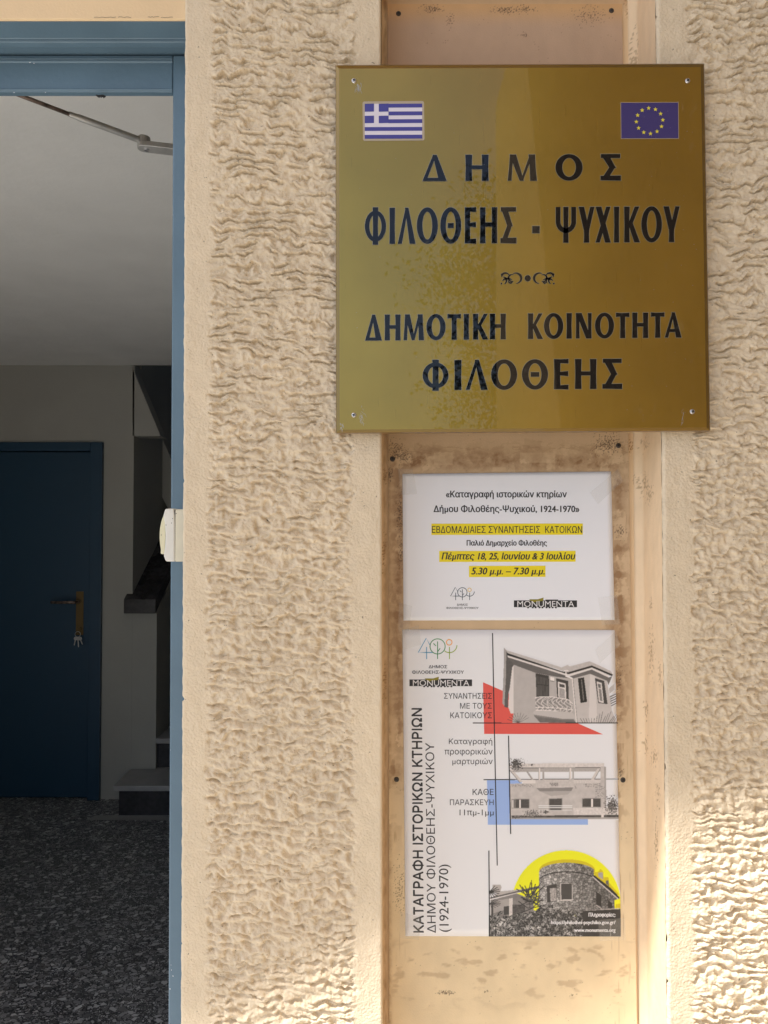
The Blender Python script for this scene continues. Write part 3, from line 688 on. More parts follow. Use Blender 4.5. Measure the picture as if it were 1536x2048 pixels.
class GL:                       # a glyph as layered flat strokes
    def __init__(s, d=0): s.p = []; s.d = d
    def st(s, xb, yb, xt, yt, wb, wt=None, waist=.88):     # stroke with level ends
        wt = wb if wt is None else wt; d = s.d
        sg_ = 1 if yb > yt else -1
        wm = (wb + wt) / 2 * waist
        k = math.hypot(xt - xb, yt - yb) / max(1e-6, abs(yt - yb))
        e = d * k
        xm, ym = (xb + xt) / 2, (yb + yt) / 2
        dx = (xt - xb) / max(1e-6, abs(yt - yb)) * d
        yb += d * sg_; yt -= d * sg_; xb -= dx; xt += dx
        s.p.append([(xb - wb / 2 - e, yb), (xb + wb / 2 + e, yb), (xm + wm / 2 + e, ym), (xt + wt / 2 + e, yt), (xt - wt / 2 - e, yt), (xm - wm / 2 - e, ym)])
    def bar(s, x0, x1, y, t, t2=None):
        d = s.d; t2 = t if t2 is None else t2
        s.p.append([(x0 - d, y - t / 2 - d), (x0 - d, y + t / 2 + d), (x1 + d, y + t2 / 2 + d), (x1 + d, y - t2 / 2 - d)])
    def ring(s, cx, cy, rx, ry, T, t):
        d = s.d; n = 44
        for k in range(n):
            a, b = 2 * pi * k / n, 2 * pi * (k + 1) / n
            f = lambda a, o: (cx + (rx + d if o else rx - T - d) * cos(a), cy + (ry + d if o else ry - t - d) * sin(a))
            s.p.append([f(a, 1), f(b, 1), f(b, 0), f(a, 0), None])
    def ribbon(s, pts, ws):
        d = s.d; L = []; R = []
        n = len(pts)
        for k, (x, y) in enumerate(pts):
            ax, ay = pts[max(0, k - 1)]; bx_, by = pts[min(n - 1, k + 1)]; l = math.hypot(bx_ - ax, by - ay) or 1
            nx_, ny_ = -(by - ay) / l, (bx_ - ax) / l; w = ws[k] / 2 + d
            L.append((x + nx_ * w, y + ny_ * w)); R.append((x - nx_ * w, y - ny_ * w))
        for k in range(n - 1): s.p.append([L[k], L[k + 1], R[k + 1], R[k], None])
    def disc(s, cx, cy, r):
        r += s.d; s.p.append([(cx + r * cos(2 * pi * k / 20), cy + r * sin(2 * pi * k / 20)) for k in range(20)])
    def build(s, name, m, par, Y, dy=.00003):
        mb = MB(); k = 0
        for poly_ in s.p:
            joined = poly_[-1] is None
            if joined: poly_ = poly_[:-1]
            else: k += 1
            mb.face([P(a, b, Y - k * dy) for a, b in poly_])
        return mb.build(name, m, par)
def glyph(ch, x0, x1, yt, yb, T, t, d=0):
    g = GL(d); w = x1 - x0; h = yb - yt; cx = (x0 + x1) / 2; ym = (yt + yb) / 2
    Y = lambda f: yb - f * h
    if ch == 'Ι': g.st(cx, yb, cx, yt, w, w)
    elif ch == 'Η': g.st(x0 + T / 2, yb, x0 + T / 2, yt, T); g.st(x1 - T / 2, yb, x1 - T / 2, yt, T); g.bar(x0 + T * .7, x1 - T * .7, Y(.52), t)
    elif ch in 'ΛΑ':
        ap = T * .62
        g.st(x0 + t * .42, yb, cx + ap * .05, yt, t * .95, ap * .7, 1.0); g.st(x1 - T * .52, yb, cx, yt, T * 1.05, ap, 1.0)
        if ch == 'Α': g.bar(x0 + w * .25, x1 - w * .3, Y(.28), t * .85)
    elif ch == 'Δ':
        ap = T * .6
        g.st(x0 + t * .5, yb, cx, yt, t * 1.0, ap * .8, 1.0); g.st(x1 - T * .6, yb, cx, yt, T * 1.15, ap, 1.0); g.bar(x0 + t * .3, x1 - t * .3, yb - t * .42, t * .84)
    elif ch == 'Μ':
        g.st(x0 + t * .5, yb, x0 + t * .5 + w * .07, yt, t * 1.0, t * .9); g.st(x1 - T / 2, yb, x1 - T / 2 - w * .06, yt, T, T * .95)
        g.st(cx - w * .02, yb, x0 + w * .07 + T * .45, yt, T * .6, T * .95, 1.05); g.st(cx - w * .02, yb, x1 - w * .06 - T * .55, yt, t * .6, t * .8, 1.0)
    elif ch == 'Ο': g.ring(cx, ym, w / 2, h / 2 + .4, T, t)
    elif ch == 'Θ': g.ring(cx, ym, w / 2, h / 2 + .4, T, t); g.bar(x0 + T * 1.35, x1 - T * 1.35, ym, t * 1.15)
    elif ch == 'Φ': g.ring(cx, ym + .5, w / 2, h * .43, T * .8, t * .9); g.st(cx, yb + h * .02, cx, yt - h * .015, T, T, .86)
    elif ch == 'Ε':
        g.st(x0 + T / 2, yb, x0 + T / 2, yt, T); g.bar(x0 + T * .6, x1, yt + t / 2, t * .9, t * 1.15); g.bar(x0 + T * .6, x1 - w * .02, Y(.52), t * .8, t * 1.25); g.bar(x0 + T * .6, x1, yb - t / 2, t * .9, t * 1.2)
    elif ch == 'Σ':
        g.bar(x0 + w * .02, x1 - w * .03, yt + t / 2, t, t * 1.05); g.bar(x0, x1, yb - t * .6, t * 1.15, t * 1.35)
        g.st(x0 + w * .60, ym + h * .03, x0 + T * .62, yt + .4, T * .95, T * 1.15, 1.0); g.st(x0 + T * .52, yb - .4, x0 + w * .60, ym - h * .03, T * .95, T * .85, 1.0)
    elif ch == 'Υ':
        g.st(cx, yb, cx, Y(.42), T); g.st(cx - T * .02, Y(.36), x0 + T / 2, yt, T, T, 1); g.st(cx + T * .1, Y(.36), x1 - t * .5, yt, T * .8, t, 1)
    elif ch == 'Χ': g.st(x1 - T * .52, yb, x0 + T * .55, yt, T * 1.04, T * 1.04, .96); g.st(x0 + t * .5, yb, x1 - t * .55, yt, t, t, 1)
    elif ch == 'Κ':
        g.st(x0 + T / 2, yb, x0 + T / 2, yt, T); g.st(x0 + T * .95, Y(.44), x1 - t * .7, yt, t * .9, t * 1.1, 1); g.st(x1 - T * .52, yb, x0 + T * 1.0, Y(.60), T * 1.04, T * .85, 1)
    elif ch == 'Ν':
        g.st(x0 + t * .5, yb, x0 + t * .5, yt, t * 1.05); g.st(x1 - t * .5, yb, x1 - t * .5, yt, t * 1.05); g.st(x1 - T * .55, yb, x0 + T * .55, yt, T * .95, T * 1.05, 1)
    elif ch == 'Τ': g.bar(x0, cx, yt + t * .6, t * 1.25, t * .95); g.bar(cx, x1, yt + t * .6, t * .95, t * 1.25); g.st(cx, yb, cx, yt + .5, T)
    elif ch == 'Ψ':
        g.st(cx, yb, cx, yt, T * .95); pts = []; ws = []
        for k in range(23):
            u = k / 22.
            if u < .25: x, y = x0 + T * .42, yt + (u / .25) * h * .42
            elif u > .75: x, y = x1 - T * .42, yt + ((1 - u) / .25) * h * .42
            else:
                a = pi - (u - .25) / .5 * pi; x, y = cx + (w / 2 - T * .42) * cos(a), yt + h * .42 + h * .24 * sin(a)
            pts.append((x, y)); ws.append(T * .85)
        g.ribbon(pts, ws)
    elif ch == '■': g.bar(x0, x1, ym, h)
    return g
def sgn(ch, x0, x1, yt, yb, T, t):
    o = glyph(ch, x0, x1, yt, yb, T, t).build('letter', M['gloss_black'], sg, YS - .0006)
    glyph(ch, x0, x1, yt, yb, T, t, .9).build('letter_edge', M['halo'], o, YS - .0003, .00001)
def sline(s, yl0, yl1, yr0, yr1, T, t, xa=730., xb=1360.):
    for ch, x0, x1 in s:
        k = ((x0 + x1) / 2 - xa) / (xb - xa)
        sgn(ch, x0, x1, yl0 + (yr0 - yl0) * k, yl1 + (yr1 - yl1) * k, T, t)
sline([('Δ', 844.9, 893.9), ('Η', 930.8, 977.2), ('Μ', 1015.5, 1073.9), ('Ο', 1111, 1165.2), ('Σ', 1201, 1241.8)], 310.3, 362.6, 307.6, 360.0, 13.5, 7.6)
L2_ = [('Φ', 729.8, 772), ('Ι', 779, 790), ('Λ', 796, 830.8), ('Ο', 833.7, 875.6), ('Θ', 880.6, 922.4), ('Ε', 929.5, 952.2), ('Η', 960, 994.6), ('Σ', 1001, 1033), ('Ψ', 1111.6, 1152), ('Υ', 1157.2, 1189), ('Χ', 1191, 1221.5), ('Ι', 1228, 1238.4), ('Κ', 1248.3, 1280), ('Ο', 1282.7, 1323.9), ('Υ', 1327, 1359.3)]
sline(L2_, 415.8, 488, 412.6, 484, 11.0, 8.6)
sgn('■', 1064.5, 1079.3, 452, 466.3, 10, 8)
L3_ = [('Δ', 730.3, 764), ('Η', 769.4, 801), ('Μ', 807, 848), ('Ο', 853, 891), ('Τ', 895, 921.7), ('Ι', 927.4, 937.9), ('Κ', 946, 976.4), ('Η', 979.8, 1011.6), ('Κ', 1056, 1086), ('Ο', 1088, 1126.5), ('Ι', 1133, 1143.6), ('Ν', 1152, 1183), ('Ο', 1190, 1228), ('Τ', 1232, 1258.8), ('Η', 1264.5, 1296.5), ('Τ', 1302, 1329), ('Α', 1330, 1363)]
sline(L3_, 629.6, 681.2, 624.5, 675, 10.4, 7.0)
L4_ = [('Φ', 845.4, 897), ('Ι', 908.7, 923), ('Λ', 932, 975.5), ('Ο', 982.4, 1034.2), ('Θ', 1044, 1096), ('Ε', 1108, 1137), ('Η', 1150, 1193), ('Σ', 1205, 1244.4)]
sline(L4_, 721.5, 781.3, 716.5, 776.5, 13.0, 8.0)
def orn(side, d):
    g = GL(d); cx = 1055.3; m = lambda pts: [(cx + side * (cx - 0 - x) * -1, y) for x, y in pts] if side == 1 else [(2 * cx - x, y) for x, y in pts]
    def arc(ox, oy, rx, ry, a0, a1, w0, w1, n=14):
        pts = [(ox + rx * cos(radians(a0 + (a1 - a0) * k / n)), oy - ry * sin(radians(a0 + (a1 - a0) * k / n))) for k in range(n + 1)]
        ws = [w0 + (w1 - w0) * sin(pi * k / n) for k in range(n + 1)]
        if side == -1: pts = [(2 * cx - x, y) for x, y in pts]
        g.ribbon(pts, ws)
    arc(1031, 556.5, 11.5, 10.5, 115, -85, .8, 4.6)
    arc(1024, 556, 7, 7, 60, 300, .8, 3.4); arc(1011, 552, 7.5, 6, 20, 200, 1, 3.6); arc(1007, 561, 6, 7, 100, -70, 1, 3.6)
    arc(1015, 566, 12, 9, 150, 40, .8, 3.8); arc(1021, 562, 4, 4, 0, -200, 1, 3)
    x = 1004.5; g.disc(x if side == 1 else 2 * cx - x, 549, 2.6); x = 1003; g.disc(x if side == 1 else 2 * cx - x, 567, 1.6)
    return g
for sd in (1, -1):
    o = orn(sd, 0).build('scroll_ornament', M['gloss_black'], sg, YS - .0006); orn(sd, .6).build('ornament_edge', M['halo'], o, YS - .0003, .00001)
g = GL(0); g.disc(1055.5, 556.5, 6.2); o = g.build('ornament_dot', M['gloss_black'], sg, YS - .0006); g = GL(.8); g.disc(1055.5, 556.5, 6.2); g.build('ornament_edge', M['halo'], o, YS - .0003)
# flags
def rect(mb, x0, y0, x1, y1, Y, mi=0, sk=0.): mb.face([P(x0, y0, Y), P(x0 + sk, y1, Y), P(x1 + sk, y1 - .4, Y), P(x1, y0 - .4, Y)], mi)
gf = MB(); ys = YS - .0004
rr = 4; pts = []
for cx_, cy_, a0 in ((844, 206, 0), (729, 207, 90), (730, 278, 180), (845, 277, 270)):
    for k in range(5):
        a = radians(a0 + 22.5 * k); pts.append(P(cx_ + rr * cos(a), cy_ - rr * sin(a), ys + .0001))
gf.face(pts, 2)
fx0, fx1, fy0, fy1 = 729.5, 844.5, 207.5, 277.5; sh = (fy1 - fy0) / 9.
rect(gf, fx0, fy0, fx1, fy1, ys, 1)
for k in range(9):
    if k % 2 == 0: rect(gf, fx0 if k > 4 else 777, fy0 + sh * k, fx1, fy0 + sh * (k + 1), ys - .0001, 0)
c1, c2 = 748., 757.5; r1, r2 = fy0 + sh * 2.05, fy0 + sh * 3.1
rect(gf, fx0, fy0, c1, r1, ys - .0002, 0); rect(gf, c2, fy0, 777.2, r1, ys - .0002, 0); rect(gf, fx0, r2, c1, fy0 + sh * 5, ys - .0002, 0); rect(gf, c2, r2, 777.2, fy0 + sh * 5, ys - .0002, 0)
tag(gf.build('greek_flag_sticker', [M['flagblue'], M['flagwhite'], M['flagmargin']], sg), 'rounded sticker with blue and white striped cross flag')
ef = MB(); rect(ef, 1241, 204.6, 1357, 277.8, ys + .0001, 1, .8); rect(ef, 1242, 205.4, 1356.2, 276.8, ys, 0, .8)
efo = ef.build('eu_flag_sticker', [M['euflag'], M['flagmargin']], sg); tag(efo, 'dark blue flag sticker with a ring of yellow stars')
for k in range(12):
    a = radians(94 - 30 * k); cx_, cy_ = 1299.2 + 26.6 * cos(a), 241.7 - 25.6 * sin(a); s = MB()
    s.face([P(cx_ + (4.6 if j % 2 == 0 else 1.9) * cos(radians(90 + 36 * j)), cy_ - (4.6 if j % 2 == 0 else 1.9) * sin(radians(90 + 36 * j)), ys - .0002) for j in range(10)])
    s.build('star', M['star'], efo)
# glue smears and scratches on the plate
def smear(px, py, n, lx, ly, par, m=M['scrape'], Y=YS - .00025, w=1.):
    mb = MB()
    for k in range(n):
        x = px + random.gauss(0, lx * .45); y = py + random.gauss(0, ly * .4); a = radians(random.gauss(80, 28)); l = random.uniform(3, 10)
        x2, y2 = x + l * cos(a), y + l * sin(a); t = random.uniform(.25, .7) * w
        mb.face([P(x - t, y, Y - k * 1e-6), P(x2 - t * .3, y2, Y - k * 1e-6), P(x2 + t * .3, y2, Y - k * 1e-6), P(x + t, y, Y - k * 1e-6)])
    return mb.build('glue_smear', m, par)
smear(716, 175, 26, 7, 14, sg); smear(723, 832, 22, 5, 22, sg); smear(683, 850, 14, 4, 8, sg); smear(1366, 830, 10, 4, 22, sg, w=.6)
sp = MB()
for k in range(70):
    x, y = random.uniform(690, 1405), random.uniform(180, 850); l = random.uniform(.5, 2.4); a = random.uniform(-.5, .5)
    if k % 2: x = random.uniform(1250, 1405)
    sp.face([P(x, y - .3, YS - .0007), P(x, y + .3, YS - .0007), P(x + l * cos(a), y + .2 + l * sin(a), YS - .0007), P(x + l * cos(a), y - .2 + l * sin(a), YS - .0007)])
tag(sp.build('fine_scratches', M['scrape'], sg), kind='stuff')

# ------------------------------------------------------------------ printing helpers
_tc = {}
from mathutils.geometry import interpolate_bezier
def text2d(s, shear=0.):
    """outline text -> layered triangles; contours that overlap are filled one by one"""
    if (s, shear) in _tc: return _tc[(s, shear)]
    cu = bpy.data.curves.new('t', 'FONT'); cu.body = s; cu.size = 1; cu.shear = shear
    o = bpy.data.objects.new('t', cu); COL.objects.link(o)
    dg_ = bpy.context.evaluated_depsgraph_get(); oe = o.evaluated_get(dg_); c2 = oe.to_curve(dg_)
    loops = []
    for sp_ in c2.splines:
        pts = []
        if sp_.type == 'BEZIER':
            bp_ = list(sp_.bezier_points); n = len(bp_)
            for k in range(n):
                a, b = bp_[k], bp_[(k + 1) % n]
                pts += [(p.x, p.y) for p in interpolate_bezier(a.co, a.handle_right, b.handle_left, b.co, 4)[:-1]]
        else: pts = [(p.co.x, p.co.y) for p in sp_.points]
        q_ = [pts[0]]
        for p in pts[1:]:
            if abs(p[0] - q_[-1][0]) + abs(p[1] - q_[-1][1]) > 1e-5: q_.append(p)
        if len(q_) > 2: loops.append(q_)
    oe.to_curve_clear(); bpy.data.objects.remove(o); bpy.data.curves.remove(cu)
    # glyph outlines cut into level strips, filled where the winding number is not zero
    loops = [[(x, round(y / .006) * .006) for x, y in L] for L in loops]
    ext = sorted([(min(p[0] for p in L), max(p[0] for p in L), k) for k, L in enumerate(loops)])
    groups = []
    for a, b, k in ext:
        if groups and a < groups[-1][0] - 1e-4: groups[-1][0] = max(groups[-1][0], b); groups[-1][1].append(k)
        else: groups.append([b, [k]])
    v = []; f = []
    for _, ks_ in groups:
        E_ = []
        for k in ks_:
            L = loops[k]
            for q in range(len(L)):
                (xa, ya), (xb, yb) = L[q - 1], L[q]
                if ya != yb: E_.append((xa, ya, xb, yb, 1) if ya < yb else (xb, yb, xa, ya, -1))
        ys_ = sorted(set([e[1] for e in E_] + [e[3] for e in E_]))
        for y0, y1 in zip(ys_, ys_[1:]):
            ym = (y0 + y1) / 2; at = lambda e, y: e[0] + (e[2] - e[0]) * (y - e[1]) / (e[3] - e[1])
            act = sorted([e for e in E_ if e[1] < ym < e[3]], key=lambda e: at(e, ym)); w = 0
            for e in act:
                if w == 0: st0 = e
                w += e[4]
                if w == 0:
                    i = len(v); v += [(at(st0, y0), y0), (at(e, y0), y0), (at(e, y1), y1), (at(st0, y1), y1)]; f.append((i, i + 1, i + 2, i + 3))
    v = np.array(v)
    v[:, 0] = (v[:, 0] - v[:, 0].min()) / (v[:, 0].max() - v[:, 0].min()); v[:, 1] = (v[:, 1] - v[:, 1].min()) / (v[:, 1].max() - v[:, 1].min())
    v = [(a, b, 0) for a, b in v]
    _tc[(s, shear)] = (v, f); return v, f
def ptext(s, x0, x1, y0, y1, Y, m, par, bold=0., shear=0., vert=None, name='printed_line'):
    v, f = text2d(s, shear); mb = MB()
    offs = [(0, 0)] if not bold else [(-bold, bold * .3), (bold, bold * .3), (0, -bold * .5)]
    for k, (ox, oy) in enumerate(offs):
        i = len(mb.v)
        for a, b, ly in v:
            if vert is None: px, py = x0 + bold + a * (x1 - x0 - 2 * bold) + ox, y1 - b * (y1 - y0) + oy
            else:      # reading upwards: x0..x1 is the cap range, y1 start (low), y0 end (high); vert = x shift at the top
                py = y1 - a * (y1 - y0) + oy; px = x1 - b * (x1 - x0) + vert * a + ox
            mb.v.append(tuple(P(px, py, Y - k * .00003 - ly * .00001)))
        for q_ in f: mb.f.append(tuple(i + j for j in q_)); mb.m.append(0)
    return mb.build(name, m, par)
def pline(x0, y0, x1, y1, w, Y, m, par, name='printed_rule'):
    l = math.hypot(x1 - x0, y1 - y0); nx_, ny_ = -(y1 - y0) / l * w / 2, (x1 - x0) / l * w / 2
    mb = MB(); mb.face([P(x0 + nx_, y0 + ny_, Y), P(x1 + nx_, y1 + ny_, Y), P(x1 - nx_, y1 - ny_, Y), P(x0 - nx_, y0 - ny_, Y)]); return mb.build(name, m, par)
def sheet(name, quad, Y, m, par, lift):
    n = 40; V = np.zeros((n, n, 3)); q4 = [np.array(p, float) for p in quad]
    for j in range(n):
        for i in range(n):
            u, v = i / (n - 1.), 1 - j / (n - 1.)
            p = (q4[0] * (1 - u) + q4[1] * u) * (1 - v) + (q4[3] * (1 - u) + q4[2] * u) * v
            V[j, i] = tuple(P(p[0], p[1], Y))
    o = grid_mesh(name, V, n, n, m, par)
    sm = o.modifiers.new('thickness', 'SOLIDIFY'); sm.thickness = .00025; sm.offset = -1 if False else 1
    return o
def tree_logo(sx, sy, k, par, Y, cols, w):
    """sx, sy: origin; k: scale of the 6.4x crop coordinates"""
    X = lambda a: sx + a * k
    Yy = lambda b: sy + b * k
    def rib(pts, m, nm):
        g = GL(0); g.ribbon([(X(a), Yy(b)) for a, b in pts], [w] * len(pts)); return g.build(nm, m, par, Y, 1e-5)
    B_, G_, O_, R_, DG = cols
    circ = lambda cx, cy, r, a0, a1, n=30: [(cx + r * cos(radians(a0 + (a1 - a0) * t / n)), cy + r * sin(radians(a0 + (a1 - a0) * t / n))) for t in range(n + 1)]
    rib([(452, 330), (400, 232), (298, 416), (400, 416), (480, 416)], B_, 'logo_triangle_tree')
    rib([(405, 345), (405, 500)], B_, 'logo_trunk'); rib(circ(545, 338, 97, 0, 360), G_, 'logo_round_tree'); rib([(545, 275), (545, 500)], G_, 'logo_trunk')
    rib([(492, 300), (525, 332)], G_, 'logo_branch'); rib([(578, 362), (548, 402)], G_, 'logo_branch')
    rib(circ(694, 286, 36, 0, 360, 20), R_, 'logo_ring'); rib([(697, 345), (697, 500)], O_, 'logo_trunk'); rib(circ(697, 322, 96, 132, 0, 16), O_, 'logo_bowl')
def monu(x0, y0, x1, y1, par, Y):
    h = y1 - y0; w = x1 - x0
    mb = MB(); mb.face([P(x0, y0, Y), P(x1, y0, Y), P(x1, y1, Y), P(x0, y1, Y)]); mb.build('logo_bar', M['ink'], par)
    mb = MB(); mb.face([P(a, b, Y - .00006) for a, b in ((x0 + .24 * w, y0 - .16 * h), (x0 + .38 * w, y0 - .16 * h), (x0 + .47 * w, y0 - .42 * h), (x0 + .465 * w, y0 + .05 * h), (x0 + .30 * w, y0 + .3 * h))]); mb.build('logo_flash', M['olive'], par)
    mb = MB(); mb.face([P(a, b, Y - .00003) for a, b in ((x0 + .5 * w, y0 - .12 * h), (x0 + .7 * w, y0 - .12 * h), (x0 + .7 * w, y0 + .2 * h), (x0 + .5 * w, y0 + .2 * h))]); mb.build('logo_bar', M['ink'], par)
    mb = MB()
    for k in range(9):
        a = x0 + w * (.22 + .055 * k + random.uniform(-.01, .01)); mb.face([P(a, y1, Y), P(a + .03 * w, y1, Y), P(a + .03 * w, y1 + .16 * h, Y), P(a, y1 + .16 * h, Y)])
    mb.build('logo_fringe', M['ink'], par)
    ptext('MONUMENTA', x0 + .055 * w, x1 - .045 * w, y0 + .08 * h, y1 - .04 * h, Y - .00012, M['white_ink'], par, name='logo_lettering')

# ------------------------------------------------------------------ notice sheet
YN = YP - .0006
no = thing('meeting_notice', 'white landscape sheet with yellow highlighted Greek lines, taped under the gold sign', 'notice', tuple(P(1016, 1092, YN)))
sheet('sheet', [(805, 948), (1222, 943), (1229, 1240), (807, 1241)], YN, M['paper'], no, 0)
YI = YN - .0004
def hb(x0, y0, x1, y1):
    mb = MB(); rect(mb, x0, y0, x1, y1, YI + .00008); mb.build('highlight_bar', M['yellow'], no)
hb(862.8, 1047.3, 1165.6, 1069.9); hb(878.4, 1102, 1151.2, 1123.9); hb(938, 1131.8, 1091, 1154.2)
ptext('«Καταγραφή ιστορικών κτηρίων', 891.5, 1133.8, 981, 998.2, YI, M['ink'], no, .5)
ptext('Δήμου Φιλοθέης-Ψυχικού, 1924-1970»', 866.9, 1158.8, 1010.3, 1027.7, YI, M['ink'], no, .5)
ptext('ΕΒΔΟΜΑΔΙΑΙΕΣ ΣΥΝΑΝΤΗΣΕΙΣ  ΚΑΤΟΙΚΩΝ', 864, 1164.4, 1052, 1066, YI, M['ink'], no, .12)
ptext('Παλιό Δημαρχείο Φιλοθέης', 933.2, 1094, 1079.8, 1094, YI, M['ink'], no, .45)
ptext('Πέμπτες 18, 25, Ιουνίου & 3 Ιουλίου', 883, 1151, 1104.8, 1122, YI, M['ink'], no, .55, .22)
ptext('5.30 μ.μ. – 7.30 μ.μ.', 942.5, 1089.6, 1135.4, 1152, YI, M['ink'], no, .55, .22)
sc3 = 1 / 6.4 * .615
tree_logo(901 - 298 * sc3, 1174.5 - 232 * sc3, sc3, no, YI, (M['logodark'], M['logodark'], M['logodark'], M['logogold'], 0), 1.3)
ptext('ΔΗΜΟΣ', 913.7, 935.6, 1207.3, 1211.4, YI, M['inkgrey'], no, .1); ptext('ΦΙΛΟΘΕΗΣ-ΨΥΧΙΚΟΥ', 892.5, 957.2, 1213.8, 1218, YI, M['inkgrey'], no, .1)
monu(1027.8, 1200.8, 1154, 1214.4, no, YI)

# ------------------------------------------------------------------ poster
po = thing('event_poster', 'tall white poster with three house pictures and red, blue and yellow shapes', 'poster', tuple(P(1024, 1566, YN)))
PQ = [(805, 1259), (1229, 1260), (1242, 1873), (811, 1872)]
sheet('sheet', PQ, YN, M['paper2'], po, 0)
PW = np.array(A(212, 207, 212))
PW = np.array((.82, .82, .85))
def G(v, w=1.0): return np.array(A(v * 1.0, v * .965 * w + 0, v * .95, 1.25))
def tone(p, sd):
    m = (p.c.max(-1) - p.c.min(-1) < .045) & (p.c[..., 0] < .78)
    g = 1 + .10 * fbm(p.X / 110., p.Y / 80., sd, 3) + .05 * fbm(p.X / 7., p.Y / 7., sd + 3, 2)
    p.c[m] = (np.clip(p.c, .02, .8) * g[..., None])[m]; return p.c
class Pic:
    def __init__(s, px, py, ox, oy): s.px = px; s.py = py; s.X = (px - ox) * 4.6545; s.Y = (py - oy) * 4.6545; s.c = np.broadcast_to(PW, px.shape + (3,)).copy()
    def poly(s, pts, col, noise=0, seed=0, sc=12.):
        m = inpoly(s.X, s.Y, pts); s.put(m, col, noise, seed, sc); return m
    def put(s, m, col, noise=0, seed=0, sc=12.):
        c = np.broadcast_to(np.array(col), s.c.shape).copy()
        if noise: c = c * (1 + noise * fbm(s.X / sc, s.Y / sc, seed, 3))[..., None]
        s.c[m] = np.clip(c, .008, .85)[m]
    def line(s, a, b, w, col):
        dx, dy = b[0] - a[0], b[1] - a[1]; l2 = dx * dx + dy * dy
        t = np.clip(((s.X - a[0]) * dx + (s.Y - a[1]) * dy) / l2, 0, 1)
        s.put(np.hypot(s.X - a[0] - t * dx, s.Y - a[1] - t * dy) < w / 2., col)
def pic1(px, py):
    p = Pic(px, py, 930, 1250)
    p.poly([(168, 533), (1285, 1018), (178, 1014)], M_red)
    p.poly([(1340, 590), (1395, 540), (1395, 600), (1345, 640)], G(170)); 
    for k in range(5): p.poly([(1345, 665 + 22 * k), (1418, 630 + 22 * k), (1418, 642 + 22 * k), (1347, 677 + 22 * k)], G(90))
    p.poly([(362, 210), (385, 235), (900, 395), (955, 372), (975, 385), (1160, 338), (1190, 350), (1360, 430), (1375, 465), (1180, 400), (960, 440), (900, 425), (385, 262)], G(176), .1, 1, 20)
    p.poly([(362, 210), (386, 240), (384, 600), (372, 760), (348, 730), (360, 400)], G(150), .1, 2)
    p.poly([(385, 250), (405, 275), (455, 370), (440, 480), (405, 640), (400, 772), (366, 762), (380, 500)], G(82), .15, 3)
    p.poly([(440, 395), (455, 372), (455, 822), (425, 822), (403, 765), (410, 640)], G(205))
    m = p.poly([(452, 372), (660, 445), (850, 480), (1012, 498), (1032, 912), (440, 912), (452, 820)], G(168), .05, 4, 60)
    p.poly([(385, 245), (400, 262), (900, 430), (960, 440), (1180, 376), (1377, 460), (1370, 478), (1180, 396), (965, 458), (920, 456), (395, 283)], G(38))
    p.poly([(395, 283), (920, 448), (965, 458), (1180, 396), (1340, 468), (1335, 488), (1180, 414), (975, 478), (930, 468), (400, 300)], G(205))
    p.poly([(400, 300), (930, 468), (1000, 500), (850, 482), (660, 447), (455, 372)], G(92), .1, 5)
    p.poly([(975, 478), (1180, 414), (1335, 488), (1370, 478), (1335, 560), (1322, 520), (1165, 455), (1010, 498)], G(100), .1, 6)
    p.poly([(1010, 498), (1165, 455), (1322, 520), (1370, 800), (1418, 912), (1040, 912)], G(180), .05, 7, 60)
    p.poly([(1165, 455), (1215, 478), (1232, 912), (1150, 912)], G(196))
    p.poly([(657, 448), (782, 472), (785, 672), (665, 670)], G(55)); 
    for k in range(8): p.poly([(668 + 14 * k, 475 + 3 * k), (674 + 14 * k, 476 + 3 * k), (676 + 14 * k, 660), (670 + 14 * k, 660)], G(92))
    p.poly([(660, 545), (783, 560), (783, 568), (660, 555)], G(50))
    p.poly([(793, 482), (832, 490), (830, 522), (795, 515)], G(215)); p.poly([(795, 515), (830, 522), (830, 530), (795, 524)], G(110))
    p.poly([(848, 495), (962, 520), (968, 715), (930, 700), (858, 672)], G(60)); p.poly([(864, 528), (936, 545), (944, 695), (870, 672)], G(205))
    p.poly([(876, 545), (926, 556), (930, 585), (878, 575)], G(70)); p.poly([(876, 585), (926, 596), (932, 690), (880, 672)], G(150), .3, 9, 10)
    p.poly([(1050, 497), (1108, 487), (1138, 716), (1075, 727)], G(34)); p.poly([(1080, 510), (1088, 508), (1110, 700), (1100, 705)], G(110), .5, 10, 8)
    p.poly([(1208, 492), (1296, 520), (1328, 737), (1240, 727)], G(62)); p.poly([(1226, 525), (1272, 540), (1292, 728), (1246, 716)], G(200))
    p.poly([(1236, 545), (1262, 552), (1266, 590), (1240, 582)], G(95)); p.poly([(1244, 592), (1268, 598), (1280, 710), (1256, 704)], G(120))
    p.poly([(640, 845), (1015, 880), (1035, 912), (700, 908)], G(100), .1, 11, 30)
    p.poly([(636, 808), (660, 792), (1000, 815), (1028, 852), (1015, 884), (900, 878), (720, 858), (640, 838)], G(178)); p.poly([(640, 834), (900, 872), (1015, 872), (1013, 888), (880, 884), (645, 848)], G(120))
    rail = inpoly(p.X, p.Y, [(652, 678), (700, 668), (820, 668), (960, 690), (1002, 735), (1000, 815), (860, 800), (660, 795)])
    lat = (np.abs(np.sin(p.X / 14. + 2 * np.sin(p.Y / 18.))) < .33) | (np.abs(np.sin(p.X / 17. - 2.2 * np.cos(p.Y / 21.))) < .28)
    p.put(rail, G(128), .25, 14, 12.); p.put(rail & lat, G(196))
    for a, b in (((652, 678), (700, 668)), ((700, 668), (820, 670)), ((820, 670), (960, 695)), ((960, 695), (1002, 735)), ((658, 765), (860, 772)), ((860, 772), (1000, 790)), ((660, 792), (860, 800))): p.line(a, b, 6, G(215))
